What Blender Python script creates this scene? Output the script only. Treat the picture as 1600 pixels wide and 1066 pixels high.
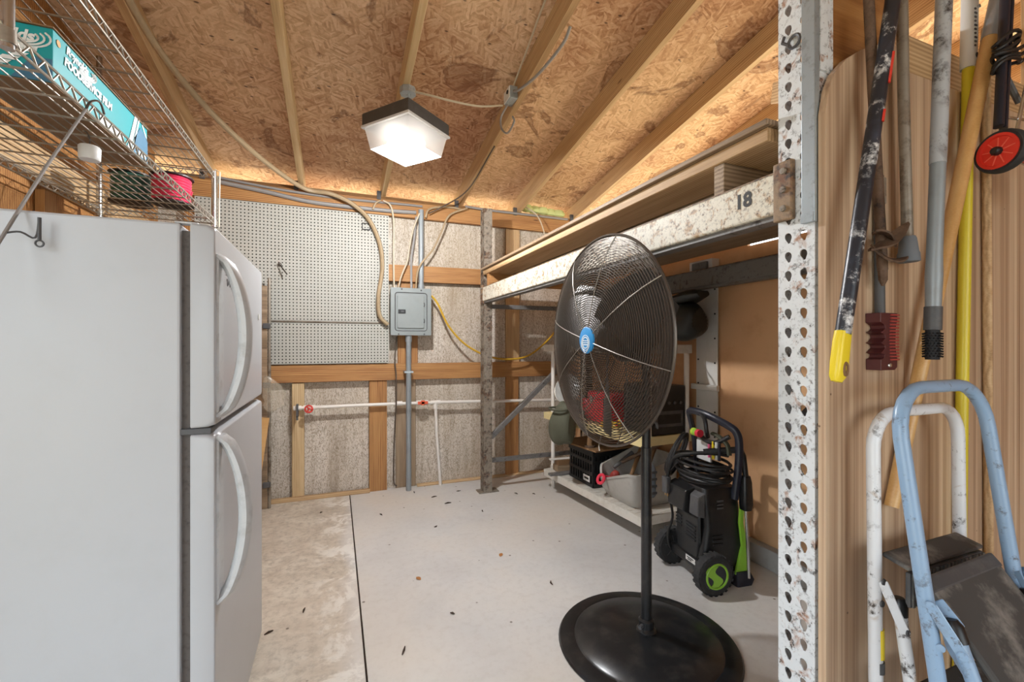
import bpy, math, random
from mathutils import Vector, Matrix
random.seed(7)
for o in list(bpy.data.objects): bpy.data.objects.remove(o)
SC = bpy.context.scene
COL = SC.collection
PI = math.pi

# ------------------------------------------------------------------ camera
cam_d = bpy.data.cameras.new('camera'); cam = bpy.data.objects.new('camera', cam_d); COL.objects.link(cam)
cam_d.sensor_width = 36; cam_d.lens = 36*693/1600; cam_d.shift_y = 6/1600; cam_d.clip_start = 0.02; cam_d.clip_end = 500
cam.location = (0, 0, 1.22); cam.rotation_euler = (PI/2, 0, math.radians(-21.65))
SC.camera = cam

# ------------------------------------------------------------------ world, sun, exposure
SKY = 2.7; SUN = 8.0; LAMP = 62.0; EXPO = 0.75
w = bpy.data.worlds.new('sky'); SC.world = w; w.use_nodes = True
bg = w.node_tree.nodes['Background']; bg.inputs[0].default_value = (0.82, 0.925, 1.0, 1); bg.inputs[1].default_value = SKY
sd = bpy.data.lights.new('sun', 'SUN'); sd.energy = SUN; sd.angle = math.radians(1.5); sd.color = (1, .95, .86)
sun = bpy.data.objects.new('sun', sd); COL.objects.link(sun); sun.location = (5, 8, 9)
sun.rotation_euler = Vector((-0.55, -0.75, -0.95)).to_track_quat('-Z', 'Y').to_euler()
vs = SC.view_settings
vs.view_transform = 'Standard'; vs.look = 'None'; vs.exposure = EXPO; vs.gamma = 1.0; vs.use_curve_mapping = False

# ------------------------------------------------------------------ helpers: materials
def hx(h, a=1.0):
    h = h.lstrip('#'); r = [int(h[i:i+2], 16)/255 for i in (0, 2, 4)]
    return tuple((c/12.92 if c <= .04045 else ((c+.055)/1.055)**2.4) for c in r) + (a,)
class NT:
    def __init__(s, name, rough=.6, metal=0.0):
        s.m = bpy.data.materials.new(name); s.m.use_nodes = True; s.t = s.m.node_tree
        s.b = s.t.nodes['Principled BSDF']; s.b.inputs['Roughness'].default_value = rough; s.b.inputs['Metallic'].default_value = metal
    def put(s, sock, v):
        if isinstance(v, bpy.types.NodeSocket): s.t.links.new(v, sock)
        else: sock.default_value = v
    def n(s, typ, ins=None, **props):
        nd = s.t.nodes.new('ShaderNode'+typ)
        for k, v in props.items(): setattr(nd, k, v)
        for k, v in (ins or {}).items(): s.put(nd.inputs[k], v)
        return nd
    def co(s, scale=(1, 1, 1), rot=(0, 0, 0), kind='Object', rnd=0.0, typ='POINT'):
        v = s.n('TexCoord').outputs[kind]
        if rnd:
            r = s.n('ObjectInfo').outputs['Random']
            k = s.n('Math', {0: r, 1: rnd}, operation='MULTIPLY').outputs[0]
            v = s.n('VectorMath', {0: v, 1: s.n('CombineXYZ', {0: k, 1: k, 2: k}).outputs[0]}, operation='ADD').outputs[0]
        return s.n('Mapping', {'Vector': v, 'Scale': scale, 'Rotation': rot}, vector_type=typ).outputs[0]
    def noise(s, vec, scale=1.0, detail=4.0, rough=.55, dist=0.0, out='Fac'):
        return s.n('TexNoise', {'Vector': vec, 'Scale': scale, 'Detail': detail, 'Roughness': rough, 'Distortion': dist}).outputs[out]
    def ramp(s, fac, stops, interp='LINEAR'):
        nd = s.n('ValToRGB', {'Fac': fac}); cr = nd.color_ramp; cr.interpolation = interp
        while len(cr.elements) < len(stops): cr.elements.new(.5)
        for e, (p, c) in zip(cr.elements, stops):
            e.position = p; e.color = hx(c) if isinstance(c, str) else (c, c, c, 1)
        return nd.outputs[0]
    def mix(s, fac, a, b, blend='MIX'):
        nd = s.n('Mix', data_type='RGBA', blend_type=blend)
        for i, v in ((0, fac), (6, a), (7, b)):
            if isinstance(v, str): v = hx(v)
            s.put(nd.inputs[i], v)
        return nd.outputs[2]
    def math(s, op, a, b=0.0): return s.n('Math', {0: a, 1: b}, operation=op).outputs[0]
    def bump(s, h, strength=.3, dist=.005):
        s.put(s.b.inputs['Normal'], s.n('Bump', {'Height': h, 'Strength': strength, 'Distance': dist}).outputs[0])
    def col(s, c): s.put(s.b.inputs['Base Color'], hx(c) if isinstance(c, str) else c); return s
M = {}
def plain(name, c, rough=.5, metal=0.0, dirt=0.0, dirtcol='5a4a3a', scale=14.0):
    t = NT(name, rough, metal)
    if dirt:
        v = t.co(rnd=5.0); n = t.noise(v, scale, 6, .65)
        f = t.ramp(n, [(.5, 0.0), (.78, dirt)])
        t.col(t.mix(f, c, dirtcol))
    else:
        t.col(c)
    M[name] = t.m; return t
def wood(name, dark, mid, light, knots=True, rough=.65, gs=1.0):
    t = NT(name, rough)
    v = t.co((1.1*gs, 13*gs, 13*gs), rnd=37.0)
    n = t.noise(v, 1.0, 5, .6, 1.4)
    wv = t.n('TexWave', {'Vector': t.co((.25, 6*gs, 6*gs), rnd=37.0), 'Scale': 4.0, 'Distortion': 6.0, 'Detail': 2.0, 'Detail Scale': .6}, bands_direction='Y').outputs['Fac']
    fib = t.noise(t.co((6, 260, 260), rnd=11.0), 1.0, 2, .5)
    k = t.math('ADD', t.math('MULTIPLY', n, .62), t.math('MULTIPLY', wv, .3))
    k = t.math('ADD', k, t.math('MULTIPLY', t.math('SUBTRACT', fib, .5), .35))
    c = t.ramp(k, [(.18, dark), (.42, mid), (.72, light)])
    if knots:
        vo = t.n('TexVoronoi', {'Vector': t.co((1.3, 6.5, 6.5), rnd=23.0), 'Scale': 1.6}).outputs['Distance']
        c = t.mix(t.ramp(vo, [(.035, .9), (.075, 0.0)]), c, '5a3820')
    t.col(c); t.bump(k, .25, .003); M[name] = t.m
wood('lumber_orange', '6e4322', 'a27040', 'bd9058')
wood('lumber_tan', '94744f', 'b8966c', 'd2b48c')
wood('lumber_grey', '63503c', '8d765c', 'a8937a')
wood('lumber_pale', 'a08056', 'c6a87c', 'dcc49c')
wood('pole_wood', 'bf9054', 'cda065', 'd9b27a', False, .35, .4)
wood('plywood_brown', '7a4c24', 'a06c38', 'b98850')

def osb():
    t = NT('osb', .75)
    v0 = t.co()
    warp = t.noise(v0, 5.0, 2, .5, 0, 'Color')
    vals = []
    for a in (.35, 1.35, 2.45):
        mp = t.n('Mapping', {'Vector': t.mix(.02, v0, warp), 'Rotation': (0, 0, a), 'Scale': (.075, .012, .05)}, vector_type='TEXTURE').outputs[0]
        vc = t.n('TexVoronoi', {'Vector': mp, 'Scale': 1.0, 'Randomness': 1.0}).outputs['Color']
        vals.append(t.n('SeparateColor', {0: vc}).outputs[0])
    sel = t.n('SeparateColor', {0: t.n('TexVoronoi', {'Vector': t.mix(.06, v0, warp), 'Scale': 24.0}).outputs['Color']}).outputs[1]
    a = t.mix(t.ramp(sel, [(.33, 0.0), (.36, 1.0)]), vals[0], vals[1]); a = t.mix(t.ramp(sel, [(.66, 0.0), (.69, 1.0)]), a, vals[2])
    fine = t.noise(t.co((60, 60, 60)), 1.0, 3, .6)
    k = t.mix(.55, a, fine)
    c = t.ramp(k, [(.08, '8c6444'), (.3, 'b98f6a'), (.55, 'd9b490'), (.85, 'eed3b4')])
    big = t.noise(v0, .9, 3, .5, .6)
    c = t.mix(t.ramp(big, [(.42, 0.0), (.68, .62)]), c, 'a9785a', 'MULTIPLY')
    c = t.mix(t.ramp(big, [(.4, .3), (.55, 0.0)]), c, 'dfc09a')
    st = t.noise(v0, 2.3, 6, .6, 1.2)
    c = t.mix(t.ramp(st, [(.58, 0.0), (.62, .7), (.66, .3), (.78, .6)]), c, '6e4022')
    sp = t.n('TexVoronoi', {'Vector': t.co((1, 2.2, 1), (0, 0, .5)), 'Scale': 8.0}).outputs['Distance']
    c = t.mix(t.ramp(sp, [(.06, .85), (.11, 0.0)]), c, '40261a')
    t.col(c); t.bump(k, .5, .004); M['osb'] = t.m
osb()
def siding():
    t = NT('siding', .8)
    st = t.noise(t.co((9, 9, .8), rnd=3.0), 1.0, 5, .62, .4)
    sq = t.noise(t.co((55, 55, 26)), 1.0, 3, .6, 2.6)
    drip = t.noise(t.co((26, 26, .55), rnd=9.0), 1.0, 3, .55)
    c = t.ramp(st, [(.28, 'a89a8a'), (.5, 'c9beb0'), (.75, 'e2dad0')])
    c = t.mix(t.ramp(sq, [(.48, 0.0), (.58, .7)]), c, '86755f')
    c = t.mix(t.ramp(drip, [(.56, 0.0), (.72, .5)]), c, '9c8b76')
    gl = t.noise(t.co(), 1.3, 4, .5); c = t.mix(t.ramp(gl, [(.45, 0.0), (.7, .35)]), c, 'b09a78')
    t.col(c); t.bump(sq, .5, .003); M['siding'] = t.m
siding()
def laminate():
    t = NT('laminate', .42)
    a = t.noise(t.co((38, 38, .35)), 1.0, 4, .65)
    b = t.noise(t.co((150, 150, .5)), 1.0, 2, .5)
    d = t.noise(t.co((7, 7, .5)), 1.0, 3, .5, .5)
    k = t.math('ADD', t.math('MULTIPLY', a, .55), t.math('ADD', t.math('MULTIPLY', b, .2), t.math('MULTIPLY', d, .25)))
    c = t.ramp(k, [(.34, '876850'), (.46, 'ad8f74'), (.56, 'c6ab8e'), (.68, 'dcc6a8')])
    sp = t.n('TexVoronoi', {'Vector': t.co(), 'Scale': 11.0}).outputs['Distance']
    c = t.mix(t.ramp(sp, [(.022, .8), (.04, 0.0)]), c, '4c3523')
    t.col(c); M['laminate'] = t.m
laminate()
def concrete():
    t = NT('concrete', .55)
    v = t.co(kind='Object')
    a = t.noise(v, 1.6, 6, .6, .3); b = t.noise(v, 28, 6, .7); e = t.noise(v, 5.5, 8, .68, .6)
    c = t.ramp(a, [(.3, 'c6c4c2'), (.5, 'd3d1ce'), (.72, 'dcd8d2')])
    c = t.mix(t.ramp(b, [(.48, 0.0), (.75, .3)]), c, 'a89f96')
    x = t.n('SeparateXYZ', {0: v}).outputs[0]
    wob = t.math('ADD', x, t.math('MULTIPLY', t.math('SUBTRACT', a, .5), .25))
    left = t.n('MapRange', {'Value': wob, 'From Min': .09, 'From Max': .02, 'To Min': 0.0, 'To Max': 1.0}).outputs[0]
    lc = t.ramp(e, [(.3, 'a8967e'), (.48, 'c6b8a4'), (.62, 'd6ccba')])
    lc = t.mix(t.ramp(b, [(.46, 0.0), (.66, .6)]), lc, '77664f')
    c = t.mix(t.math('MULTIPLY', left, .8), c, lc)
    near = t.n('MapRange', {'Value': x, 'From Min': -.14, 'From Max': .04}).outputs[0]
    near = t.math('MULTIPLY', near, t.math('LESS_THAN', x, .105))
    c = t.mix(t.math('MULTIPLY', near, t.ramp(e, [(.5, 0.0), (.57, .8)])), c, 'f0eee8')
    warm = t.ramp(t.noise(v, .8, 3, .5), [(.42, 0.0), (.62, .45)])
    c = t.mix(warm, c, 'd2c4b2')
    sp = t.n('TexVoronoi', {'Vector': v, 'Scale': 7.0}).outputs['Distance']
    c = t.mix(t.ramp(sp, [(.035, .85), (.06, 0.0)]), c, '5c4c3c')
    t.col(c); t.put(t.b.inputs['Roughness'], t.ramp(a, [(.3, .38), (.7, .6)])); t.bump(b, .12, .002); M['concrete'] = t.m
concrete()
def rusty(name, paint, rust='7a4a28', amount=.5, sc=34, rough=.45, chip='2c2622', metal=.0):
    t = NT(name, rough, metal)
    v = t.co(rnd=4.0)
    a = t.noise(v, sc, 8, .75); b = t.noise(v, sc*.35, 5, .6, .8)
    f1 = t.ramp(a, [(.56-.08*amount, 0.0), (.64-.06*amount, 1.0)])
    f2 = t.ramp(b, [(.62-.14*amount, 0.0), (.72-.1*amount, .9)])
    c = t.mix(f2, paint, rust); c = t.mix(t.math('MULTIPLY', f1, t.ramp(b, [(.4, .25), (.6, 1.0)])), c, chip)
    t.col(c); t.bump(a, .2, .001); M[name] = t.m
rusty('rack_white', 'd6dadd', '9a6a48', .42, 60, .4)
rusty('rack_cream', 'd2ccbc', 'a58258', .75, 95, .5, '55483c')
rusty('rack_rust', '8d7458', '6b4226', 1.2, 40, .6)
rusty('rack_grey', '6d6a67', '57503f', .3, 30, .5)
rusty('rack_brown', '857a6c', '5a3c24', .9, 45, .6)
rusty('galvanised', 'a9b4bb', '8f9498', .4, 30, .35, '8a8f92', .5)
rusty('ladder_white', 'dfe1e4', 'a98d6c', .05, 26, .3, '3c332c')
rusty('ladder_blue', '8ba7c4', '7d8ea2', .1, 26, .3, '4c4238')
rusty('pole_peel', 'a9acb0', '6a6460', .6, 18, .45, '35302c')
rusty('pole_splat', '26282f', '3d4250', .3, 12, .35, 'e6e6e6')
rusty('steel_pole', '8e8578', '6b5844', .8, 18, .45, '554636', .3)
rusty('rusty_iron', '66503f', '4a3424', .9, 30, .7, '2e221a', .2)
plain('white_enamel', 'b2b4b8', .32, 0, .12, '9a9896', 9)
plain('handle_white', 'bcbec0', .35, 0, .75, '8f8d8b', 26)
plain('gasket', '5b5450', .7, 0, .8, '2b2422', 60)
plain('black_plastic', '17181a', .38, 0, .25, '4a4640', 20)
plain('black_gloss', '1b1c1e', .28, 0, .4, '55504a', 16)
plain('black_matte', '202022', .75)
plain('rubber', '2a2a2b', .8, 0, .5, '4c4a46', 30)
plain('dark_grey', '4b4b4d', .55, 0, .5, '77736c', 18)
plain('step_tread', '454341', .7, 0, .9, 'a39d95', 11)
plain('navy_plastic', '20222e', .35)
plain('green_plastic', '8fc23a', .35)
plain('chrome', 'c8c8c6', .22, .9)
plain('wire_chrome', 'a79f92', .35, .55, .4, '5c5048', 20)
plain('wire_dark', '5b534c', .3, .6)
plain('wire_rib', '8f8880', .35, .6)
plain('aluminium', '4c4744', .4, .5)
plain('pegboard', 'afada4', .6, 0, .3, '98917f', 6)
plain('peg_gap_shade', '0c0907', .95)  # near-black that puts the shade behind the peg holes into colour
plain('panel_grey', '858b8a', .45, 0, .25, '70736f', 12)
plain('conduit_grey', '8d9396', .4, .15, .4, '6f6c66', 14)
plain('pvc', 'e6e0d8', .4, 0, .3, 'b8ab9c', 12)
plain('valve_red', 'c8392c', .4)
plain('valve_orange', 'dd5a35', .4)
plain('cable_tan', 'a58f70', .5, 0, .5, '7c6a50', 10)
plain('cable_white', 'c0b39c', .5)
plain('cable_grey', '8b8784', .5)
plain('cable_dark', '55483c', .55)
plain('cable_yellow', 'c49a2c', .45)
plain('cable_black', '1c1b1b', .5)
plain('teal_card', '0f9aa0', .45, 0, .15, '0d868e', 8)
plain('blue_card', '3f7391', .5)
plain('card_brown', '8a6c4e', .8)
plain('print_white', 'e8ecec', .6)
plain('print_black', '16130f', .6)
plain('print_blue', '2f8fd0', .4)
plain('print_orange', 'd59a5a', .6)
plain('red_wire', 'd33a58', .4)
plain('green_wire', '3c6658', .5)
plain('spool_black', '2a2422', .5)
plain('lamp_bronze', '4d4946', .5, .3, .4, '6d6762', 12)
plain('hardboard', 'd6a87c', .6, 0, .6, 'b98658', 5)
plain('base_grey', 'a5a29c', .6, 0, .6, '7f776a', 12)
plain('white_strip', 'd4d2cd', .5, 0, .3, 'b0a89a', 10)
plain('plastic_shelf', 'cfcac0', .5, 0, .55, '9c907c', 14)
plain('plastic_cream', 'd9c894', .5, 0, .3, 'b09a68', 14)
plain('bin_grey', 'a9a59e', .45, 0, .5, '857d72', 16)
plain('canvas_green', '4a4a3a', .8, 0, .3, '38382c', 10)
plain('cover_black', '232624', .42, 0, .2, '33362f', 8)
plain('grip_maroon', '4e2324', .45, 0, .2, '6b3030', 20)
plain('grip_red', '9c3b33', .5)
plain('yellow_plastic', 'e9cf2c', .35)
plain('yellow_pole', 'd8c632', .35)
plain('label_white', 'd9d9d6', .45)
plain('wheel_red', 'e03a2c', .35); plain('spoke_red', 'f4705a', .35)
plain('red_plastic', 'd8344a', .4)
plain('red_can', 'b3202c', .4)
plain('pink', 'd65a8a', .5); plain('lime', 'b6cf3a', .5)
plain('duct_tape', 'a9adb2', .3, .4)
plain('leaf', 'a8703c', .8); plain('debris', '3c2c20', .9)
plain('lamp_base', 'cfcfcf', .4); plain('lamp_tray', '8a8a8c', .5)
plain('rubber_grey', '6b7076', .7)
plain('insulation', 'c6cf8e', .9)
plain('soil', 'b7a98c', .9)
plain('bristle', '17171a', .7)
plain('tool_wood', '7a5a3a', .7)
def glassy(name, c, alpha, rough=.15):
    t = NT(name, rough); t.col(c); t.b.inputs['Alpha'].default_value = alpha; M[name] = t.m
glassy('clear_plastic', 'cfd4d2', .45); glassy('bag_film', 'd8cdb8', .22, .25)
def lens_mat():
    t = NT('lamp_lens', .3)
    nt = t.t; out = nt.nodes['Material Output']
    tr = t.n('BsdfTransparent'); tl = t.n('BsdfTranslucent', {'Color': (1, 1, 1, 1)}); gl = t.n('BsdfGlossy', {'Roughness': .2}); df = t.n('BsdfDiffuse', {'Color': (.8, .8, .8, 1)})
    nz = t.math('ABSOLUTE', t.n('SeparateXYZ', {0: t.n('NewGeometry').outputs['Normal']}).outputs[2])
    side = t.n('MixShader', {0: .35, 1: tr.outputs[0], 2: tl.outputs[0]}); side = t.n('MixShader', {0: .06, 1: side.outputs[0], 2: gl.outputs[0]})
    b = t.n('MixShader', {0: t.math('GREATER_THAN', nz, .8), 1: side.outputs[0], 2: df.outputs[0]})     # frosted base, clear prismatic sides
    nt.links.new(b.outputs[0], out.inputs[0]); M['lamp_lens'] = t.m
lens_mat()
def emis(name, c, s):
    t = NT(name); t.col(c); t.b.inputs['Emission Color'].default_value = hx(c); t.b.inputs['Emission Strength'].default_value = s; M[name] = t.m
emis('bulb_glow', 'fffaf2', 2.2)

# ------------------------------------------------------------------ helpers: meshes
WL = {}                                   # location of each object in its thing's frame
class MB:
    def __init__(s): s.v = []; s.f = []; s.mi = []; s.cur = 0
    def add(s, vs, fs):
        o = len(s.v); s.v += [tuple(p) for p in vs]; s.f += [tuple(i+o for i in f) for f in fs]; s.mi += [s.cur]*len(fs); return s
    def box(s, x0, x1, y0, y1, z0, z1):
        return s.add([(x, y, z) for z in (z0, z1) for y in (y0, y1) for x in (x0, x1)],
                     [(0, 2, 3, 1), (4, 5, 7, 6), (0, 1, 5, 4), (2, 6, 7, 3), (0, 4, 6, 2), (1, 3, 7, 5)])
    def obox(s, c, sz, R=None):
        R = R or Matrix.Identity(3); c = Vector(c)
        vs = [c + R @ Vector((x*sz[0]/2, y*sz[1]/2, z*sz[2]/2)) for z in (-1, 1) for y in (-1, 1) for x in (-1, 1)]
        return s.add(vs, [(0, 2, 3, 1), (4, 5, 7, 6), (0, 1, 5, 4), (2, 6, 7, 3), (0, 4, 6, 2), (1, 3, 7, 5)])
    def hexa(s, b, t):                    # two rings of equal count, lofted and capped
        return s.loft([b, t])
    def loft(s, rings, closed=True, caps=True):
        n = len(rings[0]); vs = [p for r in rings for p in r]; fs = []
        for i in range(len(rings)-1):
            for j in range(n if closed else n-1):
                k = (j+1) % n; fs.append((i*n+j, i*n+k, (i+1)*n+k, (i+1)*n+j))
        if caps and closed:
            fs.append(tuple(range(n-1, -1, -1))); fs.append(tuple((len(rings)-1)*n+j for j in range(n)))
        return s.add(vs, fs)
    def tube(s, pts, r, n=8, closed=False, flat=1.0):
        P = [Vector(p) for p in pts]; m = len(P); rings = []; N = None
        for i in range(m):
            a = P[i-1] if (i > 0 or closed) else P[i]; b = P[(i+1) % m] if (i < m-1 or closed) else P[i]
            T = (b-a).normalized()
            if N is None:
                N = T.orthogonal().normalized() if abs(T.z) > .9 else Vector((0, 0, 1)).cross(T).normalized()
            else:
                N = (N - T*N.dot(T)); N = N.normalized() if N.length > 1e-6 else T.orthogonal().normalized()
            B = T.cross(N); rr = r[i] if isinstance(r, (list, tuple)) else r
            rings.append([P[i] + N*(rr*math.cos(2*PI*k/n)) + B*(rr*flat*math.sin(2*PI*k/n)) for k in range(n)])
        if closed:
            vs = [p for q in rings for p in q]; fs = []
            for i in range(m):
                i2 = (i+1) % m
                for j in range(n):
                    k = (j+1) % n; fs.append((i*n+j, i*n+k, i2*n+k, i2*n+j))
            return s.add(vs, fs)
        return s.loft(rings)
    def lathe(s, prof, n=24, Mx=None, caps=True):
        Mx = Mx or Matrix.Identity(4)
        rings = [[Mx @ Vector((r*math.cos(2*PI*k/n), r*math.sin(2*PI*k/n), z)) for k in range(n)] for r, z in prof]
        return s.loft(rings, True, caps)
    def prism(s, poly, Mx, d):            # polygon in local xy, extruded by d along local z
        return s.loft([[Mx @ Vector((x, y, 0)) for x, y in poly], [Mx @ Vector((x, y, d)) for x, y in poly]])
    def ring(s, r, wr, Mx, n=40, k=5):
        pts = [Mx @ Vector((r*math.cos(2*PI*i/n), r*math.sin(2*PI*i/n), 0)) for i in range(n)]
        return s.tube(pts, wr, k, True)
    def mesh(s, name, mats, smooth, o):
        me = bpy.data.meshes.new(name)
        me.from_pydata([(x-o[0], y-o[1], z-o[2]) for x, y, z in s.v], [], s.f)
        for m in (mats if isinstance(mats, (list, tuple)) else [mats]): me.materials.append(M[m])
        me.polygons.foreach_set('material_index', s.mi)
        me.validate(); me.update()
        import bmesh
        bm = bmesh.new(); bm.from_mesh(me); bmesh.ops.recalc_face_normals(bm, faces=bm.faces); bm.to_mesh(me); bm.free()
        if smooth: me.shade_smooth(); me.set_sharp_from_angle(angle=math.radians(smooth if smooth is not True else 40))
        return me
    def build(s, name, mats, parent=None, smooth=True, bevel=0.0, seg=2, sub=0):
        xs, ys, zs = zip(*s.v)
        o = Vector(((min(xs)+max(xs))/2, (min(ys)+max(ys))/2, min(zs) if parent is None else (min(zs)+max(zs))/2))
        ob = bpy.data.objects.new(name, s.mesh(name, mats, smooth, o)); COL.objects.link(ob)
        WL[ob] = o
        if parent is not None: ob.parent = parent; ob.location = o - WL[parent]
        else: ob.location = o
        if bevel:
            b = ob.modifiers.new('bevel', 'BEVEL'); b.width = bevel; b.segments = seg; b.limit_method = 'ANGLE'; b.harden_normals = False
        if sub:
            q = ob.modifiers.new('smooth', 'SUBSURF'); q.levels = sub; q.render_levels = sub
        return ob
def tag(o, label=None, cat=None, group=None, kind=None):
    for k, v in (('label', label), ('category', cat), ('group', group), ('kind', kind)):
        if v: o[k] = v
    return o
def thing(name, label, cat, loc=(0, 0, 0), group=None, rotz=None, kind=None):
    o = bpy.data.objects.new(name, None); COL.objects.link(o); o.location = loc; o.empty_display_size = .1
    WL[o] = Vector((0, 0, 0)) if rotz is not None else Vector(loc)
    if rotz is not None: o.rotation_euler = (0, 0, rotz)
    return tag(o, label, cat, group, kind)
def board(name, p0, p1, wd, th, wdir, mat, parent=None, bevel=.002, world=True):
    """plank from p0 to p1 (centre line); grain runs along its own local x"""
    p0 = Vector(p0); p1 = Vector(p1); L = (p1-p0).length; X = (p1-p0).normalized()
    Y = Vector(wdir); Y = (Y - X*Y.dot(X)).normalized(); Z = X.cross(Y)
    mb = MB().box(-L/2, L/2, -wd/2, wd/2, -th/2, th/2)
    ob = bpy.data.objects.new(name, mb.mesh(name, mat, False, (0, 0, 0))); COL.objects.link(ob)
    c = (p0+p1)/2; R = Matrix((X, Y, Z)).transposed().to_4x4(); R.translation = c - (WL[parent] if parent is not None else Vector((0, 0, 0)))
    if parent is not None: ob.parent = parent
    ob.matrix_basis = R; WL[ob] = c
    if bevel: b = ob.modifiers.new('bevel', 'BEVEL'); b.width = bevel; b.segments = 1
    return ob
def twin(ob, loc, parent):                # another piece that shares mesh data
    c = ob.copy(); COL.objects.link(c); c.parent = parent; c.location = Vector(loc) - WL[parent]; WL[c] = Vector(loc); return c
def spline(pts, k=6):
    P = [Vector(p) for p in pts]; Q = [P[0]*2-P[1]] + P + [P[-1]*2-P[-2]]; out = []
    for i in range(1, len(Q)-2):
        a, b, c, d = Q[i-1:i+3]
        for j in range(k):
            t = j/k; out.append(.5*((2*b) + (c-a)*t + (2*a-5*b+4*c-d)*t*t + (3*b-a-3*c+d)*t**3))
    return out + [P[-1]]
def frame(o, x, z):                       # matrix with given origin, local x and local z
    x = Vector(x).normalized(); z = Vector(z); z = (z - x*z.dot(x)).normalized(); y = z.cross(x)
    m = Matrix((x, y, z)).transposed().to_4x4(); m.translation = Vector(o); return m
def rrect(w, h, r, n=5):
    out = []
    for cx, cy, a in ((w/2-r, h/2-r, 0), (-w/2+r, h/2-r, PI/2), (-w/2+r, -h/2+r, PI), (w/2-r, -h/2+r, 1.5*PI)):
        out += [(cx+r*math.cos(a+i*PI/2/n), cy+r*math.sin(a+i*PI/2/n)) for i in range(n+1)]
    return out
def text(body, size, Mx, mat, parent, name='lettering', bold=0.0, sx=1.0, shear=0.0):
    cu = bpy.data.curves.new(name, 'FONT'); cu.body = body; cu.size = size; cu.align_x = 'LEFT'; cu.extrude = .0006; cu.offset = bold; cu.shear = shear
    ob = bpy.data.objects.new(name, cu); COL.objects.link(ob)
    dg = bpy.context.evaluated_depsgraph_get(); me = bpy.data.meshes.new_from_object(ob.evaluated_get(dg))
    bpy.data.objects.remove(ob); bpy.data.curves.remove(cu)
    mm = Mx @ Matrix.Diagonal((sx, 1, 1, 1))
    mb = MB(); mb.add([mm @ v.co for v in me.vertices], [tuple(p.vertices) for p in me.polygons]); bpy.data.meshes.remove(me)
    return mb.build(name, mat, parent, False)
def cable(name, pts, r, mat, label, k=6, n=7, cat='cable', group=None):
    return tag(MB().tube(spline(pts, k), r, n).build(name, mat), label, cat, group)

# ================================================================== the setting
tag(MB().add([(-30, -30, -.16), (30, -30, -.16), (30, 30, -.16), (-30, 30, -.16)], [(0, 1, 2, 3)]).build('ground', 'soil', smooth=False), 'sandy ground around the open shed', None, None, 'structure')
fl = tag(MB().box(-1.5, 2.75, -4.5, 4.0, -.15, -.02).build('floor', 'debris', smooth=False), 'worn grey concrete floor with a straight cracked joint', None, None, 'structure')
def slab(x0, x1):
    m = MB(); m.box(x0, x1, -4.5, 4.0, -.02, 0)
    ob = bpy.data.objects.new('slab', m.mesh('slab', 'concrete', False, (0, 0, 0))); COL.objects.link(ob); ob.parent = fl
    ob.location = -WL[fl]; WL[ob] = Vector((0, 0, 0)); return ob
slab(-1.5, .101); slab(.109, 2.75)

wb = tag(MB().box(-1.3, 2.3, 3.90, 3.92, 0, 2.46).build('wall_back', 'siding', smooth=False), 'back wall of pale textured siding between timber rails and studs', None, None, 'structure')
board('rail', (-1.25, 3.859, .995), (2.24, 3.859, .990), .14, .038, (0, 0, 1), 'lumber_orange', wb)
board('rail', (.30, 3.859, 1.825), (1.50, 3.859, 1.838), .14, .038, (0, 0, 1), 'lumber_orange', wb)
board('top_plate', (-1.25, 3.859, 2.382), (2.24, 3.859, 2.386), .155, .038, (0, 0, 1), 'lumber_orange', wb)
board('top_plate', (-1.25, 3.90, 2.445), (2.24, 3.90, 2.452), .12, .03, (0, 1, 0), 'lumber_tan', wb)
board('stud', (-.276, 3.872, .03), (-.276, 3.872, .92), .087, .04, (1, 0, 0), 'lumber_pale', wb)
board('stud', (.328, 3.875, .0), (.328, 3.875, .92), .142, .04, (1, 0, 0), 'lumber_orange', wb)
board('stud', (.558, 3.885, .0), (.558, 3.885, .92), .17, .02, (1, 0, 0), 'lumber_grey', wb)
board('stud', (.575, 3.885, 1.06), (.575, 3.885, 1.76), .17, .02, (1, 0, 0), 'lumber_orange', wb)
board('stud', (1.54, 3.885, .0), (1.54, 3.885, .92), .125, .03, (1, 0, 0), 'lumber_orange', wb)
board('stud', (1.545, 3.885, 1.06), (1.545, 3.885, 2.305), .135, .03, (1, 0, 0), 'lumber_tan', wb)
board('stud', (-.95, 3.87, .0), (-.95, 3.87, .92), .09, .05, (1, 0, 0), 'lumber_orange', wb)
board('stud', (-.95, 3.86, 1.06), (-.95, 3.86, 2.30), .14, .04, (1, 0, 0), 'lumber_orange', wb)
board('sill_strip', (-1.2, 3.845, .016), (.26, 3.84, .016), .032, .03, (0, 0, 1), 'lumber_tan', wb)
board('sill_strip', (.65, 3.865, .006), (2.2, 3.865, .006), .012, .06, (0, 0, 1), 'lumber_tan', wb)

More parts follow.
